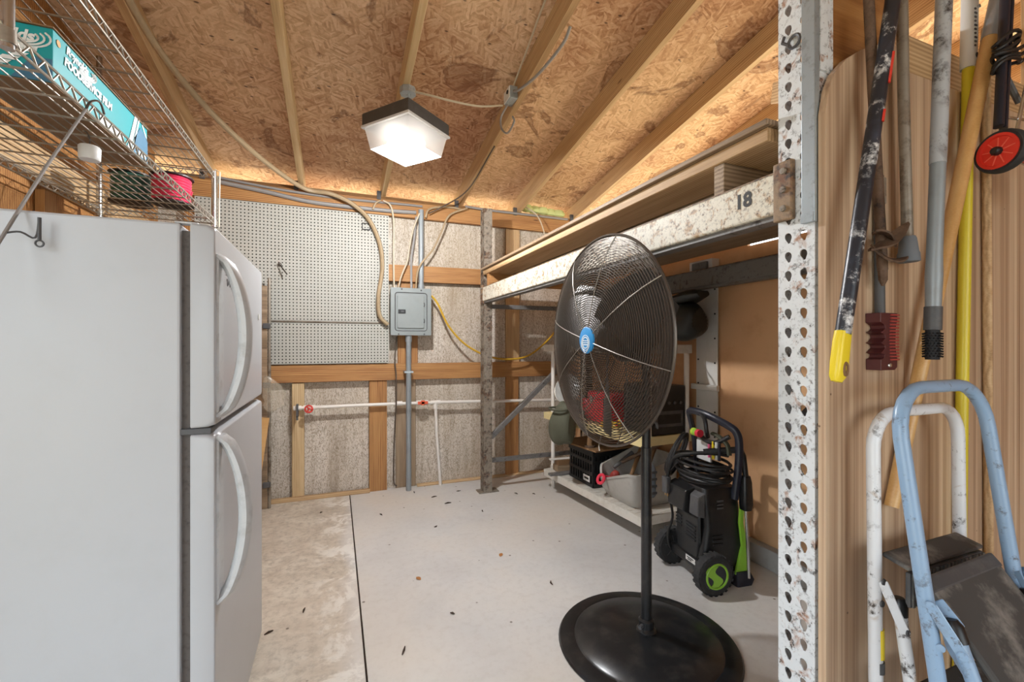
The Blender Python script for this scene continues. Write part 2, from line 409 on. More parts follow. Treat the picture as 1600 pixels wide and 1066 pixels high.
wl = tag(MB().loft([[(x, -4.4, 0), (x, -1.0, 0), (x, -1.0, 3.40), (x, -4.4, 3.98)] for x in (-1.26, -1.22)]).loft([[(x, .80, 0), (x, 3.90, 0), (x, 3.90, 2.58), (x, .80, 3.10)] for x in (-1.26, -1.22)]).loft([[(x, -1.0, 2.1), (x, .80, 2.1), (x, .80, 3.10), (x, -1.0, 3.40)] for x in (-1.26, -1.22)]).build('wall_left', 'plywood_brown', smooth=False), 'brown plywood side wall behind the fridge and wire shelf', None, None, 'structure')  # gap beside the camera is an added doorway, letting daylight under the rack
board('rail', (-1.20, .85, 2.0), (-1.20, 3.82, 2.0), .14, .038, (0, 0, 1), 'lumber_tan', wl)
board('rail', (-1.20, -1.4, 2.5), (-1.20, 3.82, 2.5), .14, .038, (0, 0, 1), 'lumber_orange', wl)
board('stud', (-1.19, 3.78, .0), (-1.19, 3.78, 2.42), .09, .05, (0, 1, 0), 'lumber_orange', wl)
board('stud', (-1.20, 2.6, .0), (-1.20, 2.6, 1.9), .09, .035, (0, 1, 0), 'lumber_orange', wl)

wr = tag(MB().box(2.235, 2.255, .76, 1.90, 0, 1.796).box(2.235, 2.255, 1.90, 3.90, 0, 1.86).build('wall_right', 'hardboard', smooth=False), 'brown hardboard side wall behind the rack', None, None, 'structure')
MB().box(2.175, 2.234, .80, 3.83, 0, .11).build('baseboard', 'base_grey', wr, False, .006)
ws = thing('perforated_strip', 'white perforated metal strip on brown hardboard wall beside rolled black cover', 'metal strip', (2.22, 2.19, .55))
def pstrip(y0, y1, x):
    m = MB(); m.box(x, x+.008, y0, y1, .55, 1.735); return m.build('strip', 'white_strip', ws, False, .002)
pstrip(2.194, 2.285, 2.222); pstrip(2.10, 2.192, 2.214)
ho = MB().lathe([(.0, 0), (.006, 0), (.006, .002), (0, .002)], 8, frame((2.212, 2.12, .64), (0, 1, 0), (-1, 0, 0)), False).build('screw_hole', 'print_black', ws)
for i in range(7):
    for y, x in ((2.12, 2.2125), (2.265, 2.2205)):
        if (i, y) != (0, 2.12): twin(ho, (x, y, .64+i*.155+(.02 if y > 2.2 else 0)), ws)
m = MB().box(2.19, 2.214, 2.085, 2.30, .93, .965); m.build('clip_band', 'white_strip', ws, False, .003)
m = MB().box(2.17, 2.23, 2.10, 2.29, 1.70, 1.76); m.build('clip_bracket', 'white_strip', ws, False, .003)
MB().box(2.15, 2.171, 2.13, 2.25, 1.70, 1.745).build('clip_block', 'rack_grey', ws, False, .003)

w2 = tag(MB().loft([[(x, -4.4, 0), (x, .76, 0), (x, .76, 3.10), (x, -4.4, 3.98)] for x in (2.66, 2.70)]).build('wall_unseen_side', 'plywood_brown', smooth=False), 'unseen plywood side wall added to cut glare on the partition', None, None, 'structure')  # unseen wall, added to keep glare off the partition
wf = tag(MB().box(-1.26, 2.70, -4.44, -4.40, 2.7, 3.98).build('wall_unseen_front', 'plywood_brown', smooth=False), 'unseen plywood wall added above the front opening to limit daylight', None, None, 'structure')  # unseen wall, added to hold back daylight above the front opening
cz = lambda y: 2.60+.17*(3.84-y)
cl = MB(); cl.loft([[(x, -4.5, cz(-4.5)), (x, 4.5, cz(4.5)), (x, 4.5, cz(4.5)+.02), (x, -4.5, cz(-4.5)+.02)] for x in (-1.7, 5.0)])
ce = tag(cl.build('ceiling', 'osb', smooth=False), 'sloping roof of stained oriented strand board sheets over rafters', None, None, 'structure')
for x in (-1.46, -.87, -.252, .368, 1.03, 1.59, 2.19, 2.80, 3.41, 4.02, 4.63):
    yy0, yy1 = -4.45, 4.4
    board('rafter', (x, yy0, cz(yy0)-.072), (x, yy1, cz(yy1)-.072), .14, .038, (0, 0, 1), {-.252: 'lumber_pale', .368: 'lumber_pale'}.get(x, 'lumber_tan'), ce)
    if -1 < x < 2.5: MB().box(x-.052, x-.020, 3.83, 3.85, 2.43, 2.50).build('rafter_tie', 'dark_grey', ce, False)

# partition of wood-grain boards carrying the hanging tools
wp = thing('wall_partition', 'wood grain partition boards beside the rack post', None, (1.8, .745, 0), kind='structure')
poly = [(1.13, 0), (1.452, 0), (1.452, 2.035), (1.40, 2.033), (1.34, 2.018), (1.27, 1.988), (1.21, 1.95), (1.165, 1.905), (1.143, 1.86), (1.13, 1.80)]
def yprism(poly, y0, y1):
    return MB().loft([[(x, y0, z) for x, z in poly], [(x, y1, z) for x, z in poly]])
yprism(poly, .736, .755).build('panel_board', 'laminate', wp, False, .001)
yprism([(1.458, 0), (2.62, 0), (2.62, 1.985), (1.458, 1.985)], .745, .757).build('panel_board', 'laminate', wp, False, .001)
board('header', (1.30, .800, 2.02), (2.62, .800, 2.02), .22, .04, (0, 0, 1), 'lumber_tan', wp)
MB().box(1.205, 1.47, .775, .787, 1.80, 2.62).build('sheathing', 'plywood_brown', wp, False)
board('brace', (1.50, .90, 2.08), (1.95, 1.5, 2.42), .09, .04, (0, 0, 1), 'lumber_tan', wp)
board('post', (2.55, .84, 0), (2.55, .84, 2.95), .09, .09, (1, 0, 0), 'lumber_tan', wp)

# ================================================================== back wall fittings
def holesheet(x0, x1, z0, z1, y, pitch=.0254, r=.0052, th=.004):
    nx = round((x1-x0)/pitch); nz = round((z1-z0)/pitch); px = (x1-x0)/nx; pz = (z1-z0)/nz
    m = MB(); V = []; F = []
    ang = [(1, 0), (1, 1), (0, 1), (-1, 1), (-1, 0), (-1, -1), (0, -1), (1, -1)]
    for i in range(nx):
        for j in range(nz):
            cx = x0+(i+.5)*px; c2 = z0+(j+.5)*pz; o = len(V)
            V += [(cx+a*px/2, y, c2+b*pz/2) for a, b in ang]
            V += [(cx+a*r/math.hypot(a, b), y, c2+b*r/math.hypot(a, b)) for a, b in ang]
            V += [(cx+a*r/math.hypot(a, b), y+th, c2+b*r/math.hypot(a, b)) for a, b in ang]
            for k in range(8):
                l = (k+1) % 8; F += [(o+k, o+l, o+8+l, o+8+k), (o+8+k, o+8+l, o+16+l, o+16+k)]
    m.add(V, F)
    m.add([(x0, y, z0), (x1, y, z0), (x1, y+th, z0), (x0, y+th, z0)], [(0, 1, 2, 3)]); m.add([(x1, y, z0), (x1, y, z1), (x1, y+th, z1), (x1, y+th, z0)], [(0, 1, 2, 3)])
    return m
pb = thing('pegboard', 'large white pegboard sheet fixed under the top plate', 'pegboard', (-.27, 3.825, 1.402))
holesheet(-.95, .41, 1.408, 2.298, 3.825).build('perforated_sheet', 'pegboard', pb, False)
MB().box(-.95, .408, 3.832, 3.836, 1.409, 2.297).build('hole_shade', 'peg_gap_shade', pb, False)  # black sheet painted in for the dark gap behind the holes
pb2 = thing('pegboard', 'narrow white pegboard strip above the lower timber rail', 'pegboard', (-.27, 3.825, 1.068))
holesheet(-.95, .41, 1.070, 1.392, 3.825).build('perforated_sheet', 'pegboard', pb2, False)
MB().box(-.95, .408, 3.832, 3.836, 1.071, 1.391).build('hole_shade', 'peg_gap_shade', pb2, False)  # same shade-coloured sheet behind the narrow strip
tag(MB().tube([(-.95, 3.822, 1.40), (.41, 3.822, 1.40)], .006, 6).build('metal_rod', 'steel_pole'), 'thin metal rod along the joint between the pegboards', 'rod')
hk = MB().tube([(-.405, 3.825, 1.835), (-.40, 3.80, 1.835), (-.345, 3.76, 1.755)], .005, 6).ring(.012, .003, frame((-.40, 3.81, 1.835), (1, 0, 0), (0, 1, 0)), 12)
tag(hk.build('pegboard_hook', 'wire_dark'), 'straight metal peg hook sticking out of the large pegboard', 'hook')
tag(MB().tube([(.20, 3.815, 2.165), (.26, 3.815, 2.165), (.26, 3.815, 2.215), (.20, 3.815, 2.215)], .005, 6, True).build('pegboard_hook', 'dark_grey'), 'small square wire bracket near the top corner of the large pegboard', 'hook')

# electrical panel
ep = thing('electrical_panel', 'grey metal breaker panel with black latch on the back wall', 'electrical panel', (.58, 3.79, 1.30))
MB().box(.42, .745, 3.745, 3.838, 1.302, 1.688).build('box', 'panel_grey', ep, False, .006)
def yplate(cx, cz_, w, h, r, y0, y1): return MB().loft([[(cx+x, y0, cz_+z) for x, z in rrect(w, h, r)], [(cx+x, y1, cz_+z) for x, z in rrect(w, h, r)]])
yplate(.5825, 1.495, .335, .395, .008, 3.738, 3.746).build('cover', 'panel_grey', ep, False, .003)
fr = MB().tube([(.5825+x, 3.738, 1.495+z) for x, z in rrect(.26, .315, .02, 3)], .004, 5, True); fr.build('cover_groove', 'dark_grey', ep)
d = yplate(.578, 1.495, .222, .275, .014, 3.728, 3.738).build('door', 'panel_grey', ep, False, .004)
MB().box(.475, .535, 3.722, 3.729, 1.478, 1.512).build('latch', 'black_plastic', d, False, .003)
MB().box(.498, .520, 3.719, 3.723, 1.488, 1.502).build('latch_slider', 'dark_grey', d, False)
for z in (1.42, 1.555): MB().tube([(.686, 3.730, z-.018), (.690, 3.728, z), (.686, 3.730, z+.018)], .005, 6).build('hinge', 'dark_grey', ep)
for x, z in ((.505, 1.681), (.665, 1.676), (.48, 1.31), (.69, 1.31)): MB().lathe([(.007, 0), (.006, .004), (0, .005)], 10, frame((x, 3.738, z), (1, 0, 0), (0, -1, 0)), False).build('screw', 'dark_grey', ep)

def pipe(name, pts, r, mat, label, cat='pipe', n=12, k=1): return tag(MB().tube(spline(pts, k) if k > 1 else pts, r, n).build(name, mat), label, cat)
cd = thing('conduit', 'grey conduit running from the breaker panel down to the floor', 'conduit', (.566, 3.775, 0))
MB().tube([(.566, 3.775, 0), (.566, 3.775, 1.30)], .022, 14).build('pipe', 'conduit_grey', cd)
MB().lathe([(.027, 0), (.027, .05), (.022, .05)], 14, frame((.566, 3.775, 1.245), (1, 0, 0), (0, 0, 1))).build('connector', 'conduit_grey', cd)
MB().box(.53, .602, 3.752, 3.838, .985, 1.0).build('strap', 'galvanised', cd, False)
cd = thing('conduit', 'grey conduit rising from the breaker panel to the roof plate', 'conduit', (.672, 3.80, 1.69))
MB().tube([(.674, 3.80, 1.69), (.674, 3.80, 2.37)], .022, 14).build('pipe', 'conduit_grey', cd)
MB().lathe([(.028, 0), (.028, .04), (.022, .04)], 14, frame((.674, 3.80, 1.69), (1, 0, 0), (0, 0, 1))).build('connector', 'conduit_grey', cd)

# cables of the back wall
cable('cable', [(-.79, .9, 3.02), (-.80, 1.8, 2.76), (-.805, 2.45, 2.655), (-.70, 2.9, 2.57), (-.5, 3.4, 2.50), (-.24, 3.765, 2.43), (-.04, 3.77, 2.41), (.12, 3.775, 2.35), (.25, 3.785, 2.24), (.335, 3.79, 2.05), (.355, 3.79, 1.85), (.325, 3.79, 1.62), (.335, 3.785, 1.46), (.398, 3.79, 1.385)], .017, 'cable_tan', 'thick tan service cable looping from the rafters across the pegboard to the breaker panel', 8, 9)
cable('cable', [(-.81, 3.823, 2.42), (-.5, 3.823, 2.385), (-.2, 3.823, 2.345), (.1, 3.823, 2.338), (.40, 3.823, 2.34), (.635, 3.823, 2.35)], .016, 'cable_grey', 'thick grey cable sagging along the face of the roof plate')
cable('cable', [(-.81, 3.828, 2.452), (-.4, 3.828, 2.415), (0, 3.828, 2.40), (.35, 3.828, 2.405), (.6, 3.828, 2.41), (.69, 3.828, 2.41)], .010, 'cable_grey', 'thin grey cable strung above the thicker one on the roof plate')
cable('cable', [(.362, 3.792, 2.41), (.42, 3.792, 2.375), (.445, 3.79, 2.25), (.445, 3.79, 2.0), (.447, 3.79, 1.80), (.45, 3.79, 1.6935)], .007, 'cable_white', 'pale cable hanging straight beside the pegboard edge into the breaker panel')
cable('cable', [(.28, 3.796, 2.33), (.305, 3.796, 2.385), (.342, 3.796, 2.41)], .008, 'cable_tan', 'short tan cable end bent up against the roof plate')
cable('cable', [(.655, 3.765, 2.33), (.60, 3.768, 2.18), (.57, 3.77, 2.02), (.555, 3.77, 1.92), (.505, 3.77, 1.79), (.485, 3.785, 1.6935)], .0065, 'cable_white', 'pale cable curving left from the conduit top into the breaker panel')
cable('cable', [(.636, 3.812, 2.31), (.615, 3.812, 2.10), (.595, 3.812, 1.95), (.592, 3.80, 1.8), (.592, 3.79, 1.6935)], .010, 'cable_grey', 'grey cable hugging the conduit down into the breaker panel')
cable('cable', [(1.03, 3.82, 2.42), (.95, 3.82, 2.428), (.83, 3.81, 2.415), (.74, 3.80, 2.38), (.712, 3.80, 2.31)], .009, 'cable_tan', 'tan cable arching from the rafter foot to the conduit top')
cable('cable', [(1.08, 3.795, 2.43), (.92, 3.795, 2.35), (.85, 3.795, 2.20), (.78, 3.785, 2.05), (.72, 3.762, 1.97), (.665, 3.758, 1.90), (.636, 3.765, 1.82), (.628, 3.785, 1.6935)], .008, 'cable_tan', 'slack tan cable swinging off the wall and down into the breaker panel')
cable('cable', [(1.07, 3.82, 2.452), (1.3, 3.82, 2.442), (1.7, 3.82, 2.442), (2.1, 3.82, 2.442)], .010, 'cable_grey', 'grey cable stapled along the roof plate behind the rack post')
cable('cable', [(1.02, 2.9, 2.595), (1.0, 3.5, 2.485), (.84, 3.765, 2.40), (.735, 3.772, 2.34)], .006, 'cable_dark', 'thin dark wire running down off the rafter to the roof plate')
cable('cable', [(1.62, 3.8, 2.52), (1.75, 3.76, 2.42), (1.8, 3.7, 2.22), (1.82, 3.68, 2.05)], .006, 'cable_white', 'loose pale wire dangling by the corner insulation')
cable('extension_cord', [(.763, 3.79, 1.64), (.81, 3.76, 1.57), (.90, 3.74, 1.38), (1.05, 3.73, 1.22), (1.25, 3.73, 1.12), (1.45, 3.74, 1.09), (1.65, 3.75, 1.12), (1.85, 3.78, 1.25), (2.0, 3.80, 1.4)], .009, 'cable_yellow', 'yellow extension cord drooping from the breaker panel along the wall', cat='cord')
cable('cable', [(.475, 3.83, 1.29), (.46, 3.82, 1.1), (.468, 3.80, .95), (.466, 3.785, .73), (.46, 3.85, .45), (.455, 3.86, .08), (.48, 3.86, .02)], .006, 'cable_dark', 'thin dark cable running from under the breaker panel to the floor')
ins = MB()
for i in range(5): ins.lathe([(.0, -.05), (.05, -.03), (.06, .0), (.04, .04), (0, .05)], 9, Matrix.Translation((1.68+i*.085, 3.86+.01*(i % 2), 2.515-.004*i)) @ Matrix.Diagonal((1.2, .7, .8, 1)), False)
tag(ins.build('insulation_tuft', 'insulation'), 'pale green insulation tuft stuffed above the roof plate', 'insulation')

# pvc water line
pv = thing('water_pipe', 'white plastic water pipe with red valves along the back wall', 'pipe', (.8, 3.815, 0))
MB().tube([(-.305, 3.815, .728), (.2, 3.815, .728), (.8, 3.815, .722), (1.2, 3.815, .712), (1.6, 3.815, .70), (2.15, 3.815, .685)], .0135, 12).build('pipe', 'pvc', pv)
MB().tube([(.800, 3.815, .705), (.815, 3.815, .4), (.845, 3.815, 0)], .0135, 12).build('drop_pipe', 'pvc', pv)
te = MB(); te.tube([(.755, 3.815, .722), (.845, 3.815, .7215)], .019, 12); te.tube([(.80, 3.815, .722), (.801, 3.815, .665)], .019, 12); te.build('tee', 'pvc', pv)
for x in (-.305, .465): MB().tube([(x, 3.815, .728), (x+.055, 3.815, .728)], .019, 12).build('coupling', 'pvc', pv)
v1 = MB().tube([(-.235, 3.815, .727), (-.15, 3.815, .727)], .021, 12).build('valve', 'pvc', pv)
hd = MB()
hd.ring(.026, .007, frame((-.195, 3.755, .725), (1, 0, 0), (0, 1, 0)), 18, 6)
for a in range(3): hd.tube([(-.195+.026*math.cos(a*2.094), 3.755, .725+.026*math.sin(a*2.094)), (-.195, 3.755, .725)], .006, 6)
hd.tube([(-.195, 3.755, .725), (-.195, 3.81, .725)], .009, 8); hd.build('hand_wheel', 'valve_red', v1)
v2 = MB().tube([(.635, 3.815, .726), (.735, 3.815, .724)], .021, 12).build('valve', 'pvc', pv)
MB().obox((.685, 3.772, .728), (.085, .012, .026)).obox((.685, 3.776, .728), (.03, .02, .04)).build('lever', 'valve_orange', v2, False, .003)
MB().box(-.285, -.27, 3.775, 3.83, .665, .76).box(-.285, -.27, 3.775, 3.782, .64, .67).build('clamp', 'dark_grey', pv, False)

# ================================================================== fridge
fg = thing('refrigerator', 'white two-door refrigerator with top freezer against the left side wall', 'refrigerator', (-.68, 1.70, 0))
MB().box(-1.02, -.356, 1.314, 2.085, .03, 1.520).build('cabinet', 'white_enamel', fg, False, .006)
MB().box(-.356, -.336, 1.330, 2.07, .08, 1.505).build('gasket', 'gasket', fg, False)
MB().box(-.95, -.37, 1.34, 2.06, 0, .04).build('plinth', 'black_matte', fg, False)
def door(name, z0, z1, hz0, hz1):
    m = MB(); m.loft([[(-.336, y, z) for y, z in [(1.70+a, (z0+z1)/2+b) for a, b in rrect(.772, z1-z0, .006)]],
                      [(-.300, y, z) for y, z in [(1.70+a, (z0+z1)/2+b) for a, b in rrect(.772, z1-z0, .012)]],
                      [(-.284, y, z) for y, z in [(1.70+a, (z0+z1)/2+b) for a, b in rrect(.762, z1-z0-.012, .018)]]])
    d = m.build(name, 'white_enamel', fg, 30, .003)
    h = MB(); rings = []; N = 22
    for i in range(N+1):
        t = i/N; z = hz0+(hz1-hz0)*t; b = math.sin(PI*t)**.55; x = -.286+.062*b; wd = .022+.010*(1-b); th = .017
        rings.append([(x+a*math.cos(k), 1.362+c*math.sin(k), z) for k in [2*PI*j/10 for j in range(10)] for a, c in ((th, wd),)])
    h.loft(rings)
    ho = h.build('handle', 'handle_white', d)
    hp = MB(); hp.loft([[(-.285, 1.362+x*1, (hz0+hz1)/2+z) for x, z in rrect(.06, (hz1-hz0)*1.04, .028)], [(-.279, 1.362+x*1, (hz0+hz1)/2+z) for x, z in rrect(.052, (hz1-hz0)*1.02, .024)]])
    hp.build('handle_base', 'handle_white', d, 30)
    return d
d1 = door('freezer_door', 1.012, 1.523, 1.035, 1.452)
d2 = door('fridge_door', .035, .996, .555, .985)
sc = MB()
for pts in ([(1.43, 1.452), (1.432, 1.435), (1.434, 1.42), (1.45, 1.42), (1.435, 1.413)], [(1.45, 1.405), (1.455, 1.385), (1.468, 1.392), (1.472, 1.408)], [(1.485, 1.385), (1.487, 1.41), (1.503, 1.40), (1.505, 1.382)]):
    sc.tube([(-.2835, y, z) for y, z in pts], .0012, 4)
sc.build('pencil_scribble', 'dark_grey', d1)
MB().lathe([(.012, 0), (.012, .003), (0, .004)], 12, frame((-.284, 1.99, 1.33), (0, 1, 0), (1, 0, 0)), False).build('screw_cap', 'white_strip', d1)
MB().box(-.37, -.32, 1.320, 1.345, 1.5205, 1.526).build('hinge_cap', 'handle_white', fg, False, .003)
MB().box(-.37, -.292, 1.318, 1.36, .996, 1.011).build('centre_hinge', 'dark_grey', fg, False, .002)

# things squeezed between the fridge and the back wall
ft = thing('folded_table', 'folded table with dark board and metal edge standing behind the fridge', 'folding table', (-.6, 3.74, 0))
MB().box(-.95, -.475, 3.735, 3.755, 0, 1.66).build('table_top', 'lumber_grey', ft, False, .004)
MB().tube([(-.462, 3.745, 0), (-.462, 3.745, 1.72)], .011, 8).build('metal_edge', 'steel_pole', ft)
MB().box(-.9, -.49, 3.756, 3.785, .1, 1.5).build('apron', 'black_matte', ft, False)
for z in (1.36, .92, .18): MB().obox((-.478, 3.728, z), (.05, .025, .04)).build('hinge', 'dark_grey', ft, False, .004)
bagm = MB(); rings = []
for i, (z, rx, ry, ox) in enumerate(((.66, .03, .02, -.02), (.70, .09, .05, 0), (.74, .07, .05, .01), (.80, .10, .05, .015), (.86, .085, .045, .0), (.92, .035, .02, -.035), (.95, .01, .01, -.06))):
    rings.append([(-.43+ox*.8+rx*.75*math.cos(a)*(1+.16*math.sin(5*a+i)), 3.665+ry*.6*math.sin(a)*(1+.16*math.cos(4*a+i)), .74+(z-.66)*.85+.01*math.sin(3*a)) for a in [2*PI*k/16 for k in range(16)]])
tag(bagm.loft(rings).build('plastic_bag', 'bag_film'), 'crumpled clear plastic bag hanging by the fridge side', 'bag')
tag(MB().obox((-.525, 3.70, .345), (.05, .016, .685), Matrix.Rotation(.13, 3, 'Y')).build('cardboard_piece', 'pole_wood', None, False), 'scrap of golden cardboard tucked below the clear bag', 'cardboard')

# ================================================================== wire shelf over the fridge
wsf = thing('wire_shelf', 'two-tier chrome wire shelf hung above the fridge', 'wire shelf', (-.88, 2.05, 1.83))
X0, X1, Y0, Y1 = -1.13, -.63, 1.22, 2.90
def wshelf(z0, z1):
    zz = lambda y: z0+(z1-z0)*(y-Y0)/(Y1-Y0)
    e = MB()
    def truss(a, b, n, up=.030):
        a = Vector(a); b = Vector(b); U = Vector((0, 0, up))
        e.tube([a, b], .0035, 6); e.tube([a+U, b+U], .0035, 6)
        pts = [a+(b-a)*(i/(2*n)) + (U if i % 2 else Vector((0, 0, 0))) for i in range(2*n+1)]; e.tube(pts, .0028, 5)
    truss((X1, Y0, zz(Y0)), (X1, Y1, zz(Y1)), 30); truss((X0, Y0, zz(Y0)), (X0, Y1, zz(Y1)), 30)
    truss((X0, Y0, zz(Y0)), (X1, Y0, zz(Y0)), 9); truss((X0, Y1, zz(Y1)), (X1, Y1, zz(Y1)), 9)
    edge = e.build('shelf_rim', 'wire_chrome', wsf)
    first = None
    for i in range(1, 17):
        x = X0+(X1-X0)*i/17
        if first is None: first = MB().tube([(x, Y0, zz(Y0)+.005), (x, Y1, zz(Y1)+.005)], .0022, 5).build('wire', 'wire_chrome', edge)
        else: twin(first, (x, WL[first].y, WL[first].z), edge)
    first = None; n = 13
    for i in range(1, n):
        y = Y0+(Y1-Y0)*i/n
        if first is None: first = MB().tube([(X0, y, zz(y)-.001), (X1, y, zz(y)-.001)], .0032, 5).build('cross_wire', 'wire_chrome', edge)
        else: twin(first, (WL[first].x, y, zz(y)-.001), edge)
wshelf(1.846, 1.893); wshelf(2.128, 2.148)
for (x, y, z0, z1) in ((X1, Y0+.012, 1.83, 2.95), (X0, Y0+.012, 1.83, 2.95), (X1, Y1, 1.875, 2.185), (X0, Y1, 1.875, 2.70)):
    MB().tube([(x, y, z0), (x, y, z1)], .0125, 12).build('post', 'chrome', wsf)
    MB().lathe([(.016, 0), (.0145, .03), (.0125, .03)], 12, Matrix.Translation((x, y, z0+.01))).build('sleeve', 'wire_chrome', wsf)
tag(MB().tube([(X1+.02, Y1+.02, 1.88), (X1+.024, Y1+.02, 2.19), (X1, Y1+.015, 2.20)], .004, 6).tube([(X1+.004, Y1+.03, 1.90), (X1+.01, Y1+.03, 2.17)], .004, 6).build('rope', 'cable_white'), 'thin pale rope tying the wire shelf corner to the roof', 'rope')

# film box
fb = thing('film_box', 'teal cardboard cling film box lying on the wire shelf', 'box', (-.74, 1.76, 1.875))
bx0, bx1, by0, by1, bz0, bz1 = -.83, -.662, 1.463, 2.063, 1.879, 2.015
Rt = Matrix.Rotation(math.radians(1.6), 4, 'X')
def bp(x, y, z): return (x, y, z+(y-1.463)*.026)
m = MB(); m.loft([[bp(bx0, y, bz0), bp(bx1, y, bz0), bp(bx1, y, bz1), bp(bx0, y, bz1)] for y in (by0, by1)])
m.build('carton', 'teal_card', fb, False, .002)
MB().loft([[bp(bx0, y, bz0-.003), bp(bx1, y, bz0-.003), bp(bx1, y, bz0-.001), bp(bx0, y, bz0-.001)] for y in (by0, by1)]).build('base_board', 'card_brown', fb, False)
MB().loft([[bp(bx0-.002, y, bz1+.001), bp(bx1+.003, y, bz1+.001), bp(bx1+.003, y, bz1+.004), bp(bx0-.002, y, bz1+.004)] for y in (by0-.004, by1+.004)]).build('lid_edge', 'card_brown', fb, False)
xs = bx1+.0008
side = frame(bp(xs, 1.50, bz0), (0, 1, .026), (1, 0, 0))
def patch(poly, mat, name='print_patch', Mx=side, z=.0004): return MB().prism(poly, Mx @ Matrix.Translation((0, 0, z)), .0006).build(name, mat, fb, False)
patch([(.435, -.001), (.563, -.001), (.563, .096), (.50, .116), (.446, .06)], 'blue_card')
patch([(.385, -.001), (.412, -.001), (.475, .136), (.452, .136)], 'print_white'); patch([(.418, -.001), (.432, -.001), (.492, .136), (.482, .136)], 'print_white')
patch([(.52, .136), (.562, .096), (.562, .086), (.512, .13)], 'print_white')
patch([(.20, .004), (.36, .004), (.36, .036), (.20, .036)], 'print_white')
for i in range(4): patch([(.455+i*.024, .012), (.468+i*.024, .012), (.47+i*.024, .032), (.458+i*.024, .034)], 'print_white', z=.0012)
text('Reynolds', .030, side @ Matrix.Translation((.022, .108, .001)), 'print_white', fb, bold=.0012, shear=.2)
text('FOODSERVICE FILM', .030, side @ Matrix.Translation((.012, .074, .001)), 'print_white', fb, bold=.0016, sx=1.0, shear=.2)
for k in range(3):
    pts = [(.105+.055*math.cos(a)*(1+.16*k), .118+(.014+.005*k)*math.sin(a)) for a in [-1.9+i*.22 for i in range(12)]]
    MB().tube([side @ Vector((x, y, .0012)) for x, y in pts], .0026, 4).build('swoosh', 'print_white', fb, False)
patch([(-.012+.009*math.cos(a), .112+.009*math.sin(a)) for a in [2*PI*i/10 for i in range(10)]], 'print_orange')
endf = frame((bx0, by0-.0008, bz0), (1, 0, 0), (0, -1, 0))
text('Reynolds', .036, endf @ Matrix.Translation((.0, .095, .001)), 'print_white', fb, bold=.0014, shear=.2)
text('SERVICE FILM', .020, endf @ Matrix.Translation((.02, .068, .001)), 'print_white', fb, bold=.001, shear=.2)
for k in range(3): MB().tube([endf @ Vector((.115+(.026+.012*k)*math.cos(a), .105+(.014+.006*k)*math.sin(a), .0012)) for a in [-2.2+i*.26 for i in range(12)]], .0024, 4).build('swoosh', 'print_white', fb, False)
patch([(.09, .0), (.168, .0), (.168, .058), (.13, .058)], 'blue_card', Mx=endf)
for k in range(5): patch([(.0+k*.022, .004+k*.012), (.05+k*.016, .004+k*.012), (.06+k*.016, .014+k*.012), (.01+k*.022, .014+k*.012)], 'print_white', Mx=endf, z=.0012)

def spool(label, c, r, h, wm, group=None):
    s = thing('wire_spool', label, 'spool', c); x, y, z = c; T = Matrix.Translation(c)
    for zz in (0, h-.006): MB().lathe([(0, zz), (r, zz), (r, zz+.006), (0, zz+.006)], 28, T, False).build('flange', 'spool_black', s)
    prof = []; n = 9
    for i in range(n): z0 = .007+(h-.014)*i/n; z1 = .007+(h-.014)*(i+1)/n; prof += [(r*.84, z0), (r*.90, (z0+z1)/2), (r*.84, z1)]
    MB().lathe(prof, 28, T).build('wound_wire', wm, s)
    MB().tube([(x+r*.9, y-.01, z+h*.3), (x+r*.97, y-.03, z+h*.35), (x+r*.99, y-.02, z+h*.5)], .003, 5).build('wire_end', wm, s)
spool('spool of red wire standing on the wire shelf end', (-.737, 2.60, 1.8965), .088, .135, 'red_wire')
spool('spool of dark green wire standing beside the red one', (-.917, 2.66, 1.8975), .085, .14, 'green_wire')
bo = thing('bungee_cord', 'grey bungee cord stretched from the wire shelf past the fridge top', 'cord', (-.72, 1.2, 1.45))
MB().tube([(-.622, 1.523, 1.85), (-.640, 1.385, 1.64), (-.649, 1.25, 1.438), (-.655, 1.17, 1.318)], .0034, 8).build('cord', 'cable_grey', bo)
MB().tube(spline([(-.622, 1.523, 1.85), (-.618, 1.54, 1.88), (-.615, 1.58, 1.90), (-.62, 1.62, 1.885)], 4), .003, 6).build('hook', 'wire_dark', bo)
hg = MB().tube(spline([(-.648, 1.262, 1.456), (-.630, 1.275, 1.463), (-.612, 1.288, 1.455), (-.606, 1.29, 1.50)], 4), .0022, 5).tube([(-.606, 1.29, 1.50), (-.606, 1.29, 1.45)], .0035, 6); hg.ring(.007, .002, frame((-.606, 1.29, 1.443), (1, 0, 0), (0, 1, 0)), 12); hg.build('swivel_clip', 'dark_grey', bo)
cu = thing('plastic_cup', 'small white plastic cup hanging under the wire shelf', 'cup', (-.70, 1.72, 1.785))
MB().lathe([(.024, .0), (.026, .004), (.027, .038), (.024, .042), (0, .042)], 20, Matrix.Translation((-.70, 1.737, 1.785))).build('body', 'label_white', cu)
MB().tube(spline([(-.70, 1.737, 1.827), (-.70, 1.737, 1.85), (-.70, 1.72, 1.862), (-.70, 1.70, 1.858)], 4), .002, 5).build('wire_hanger', 'wire_dark', cu)

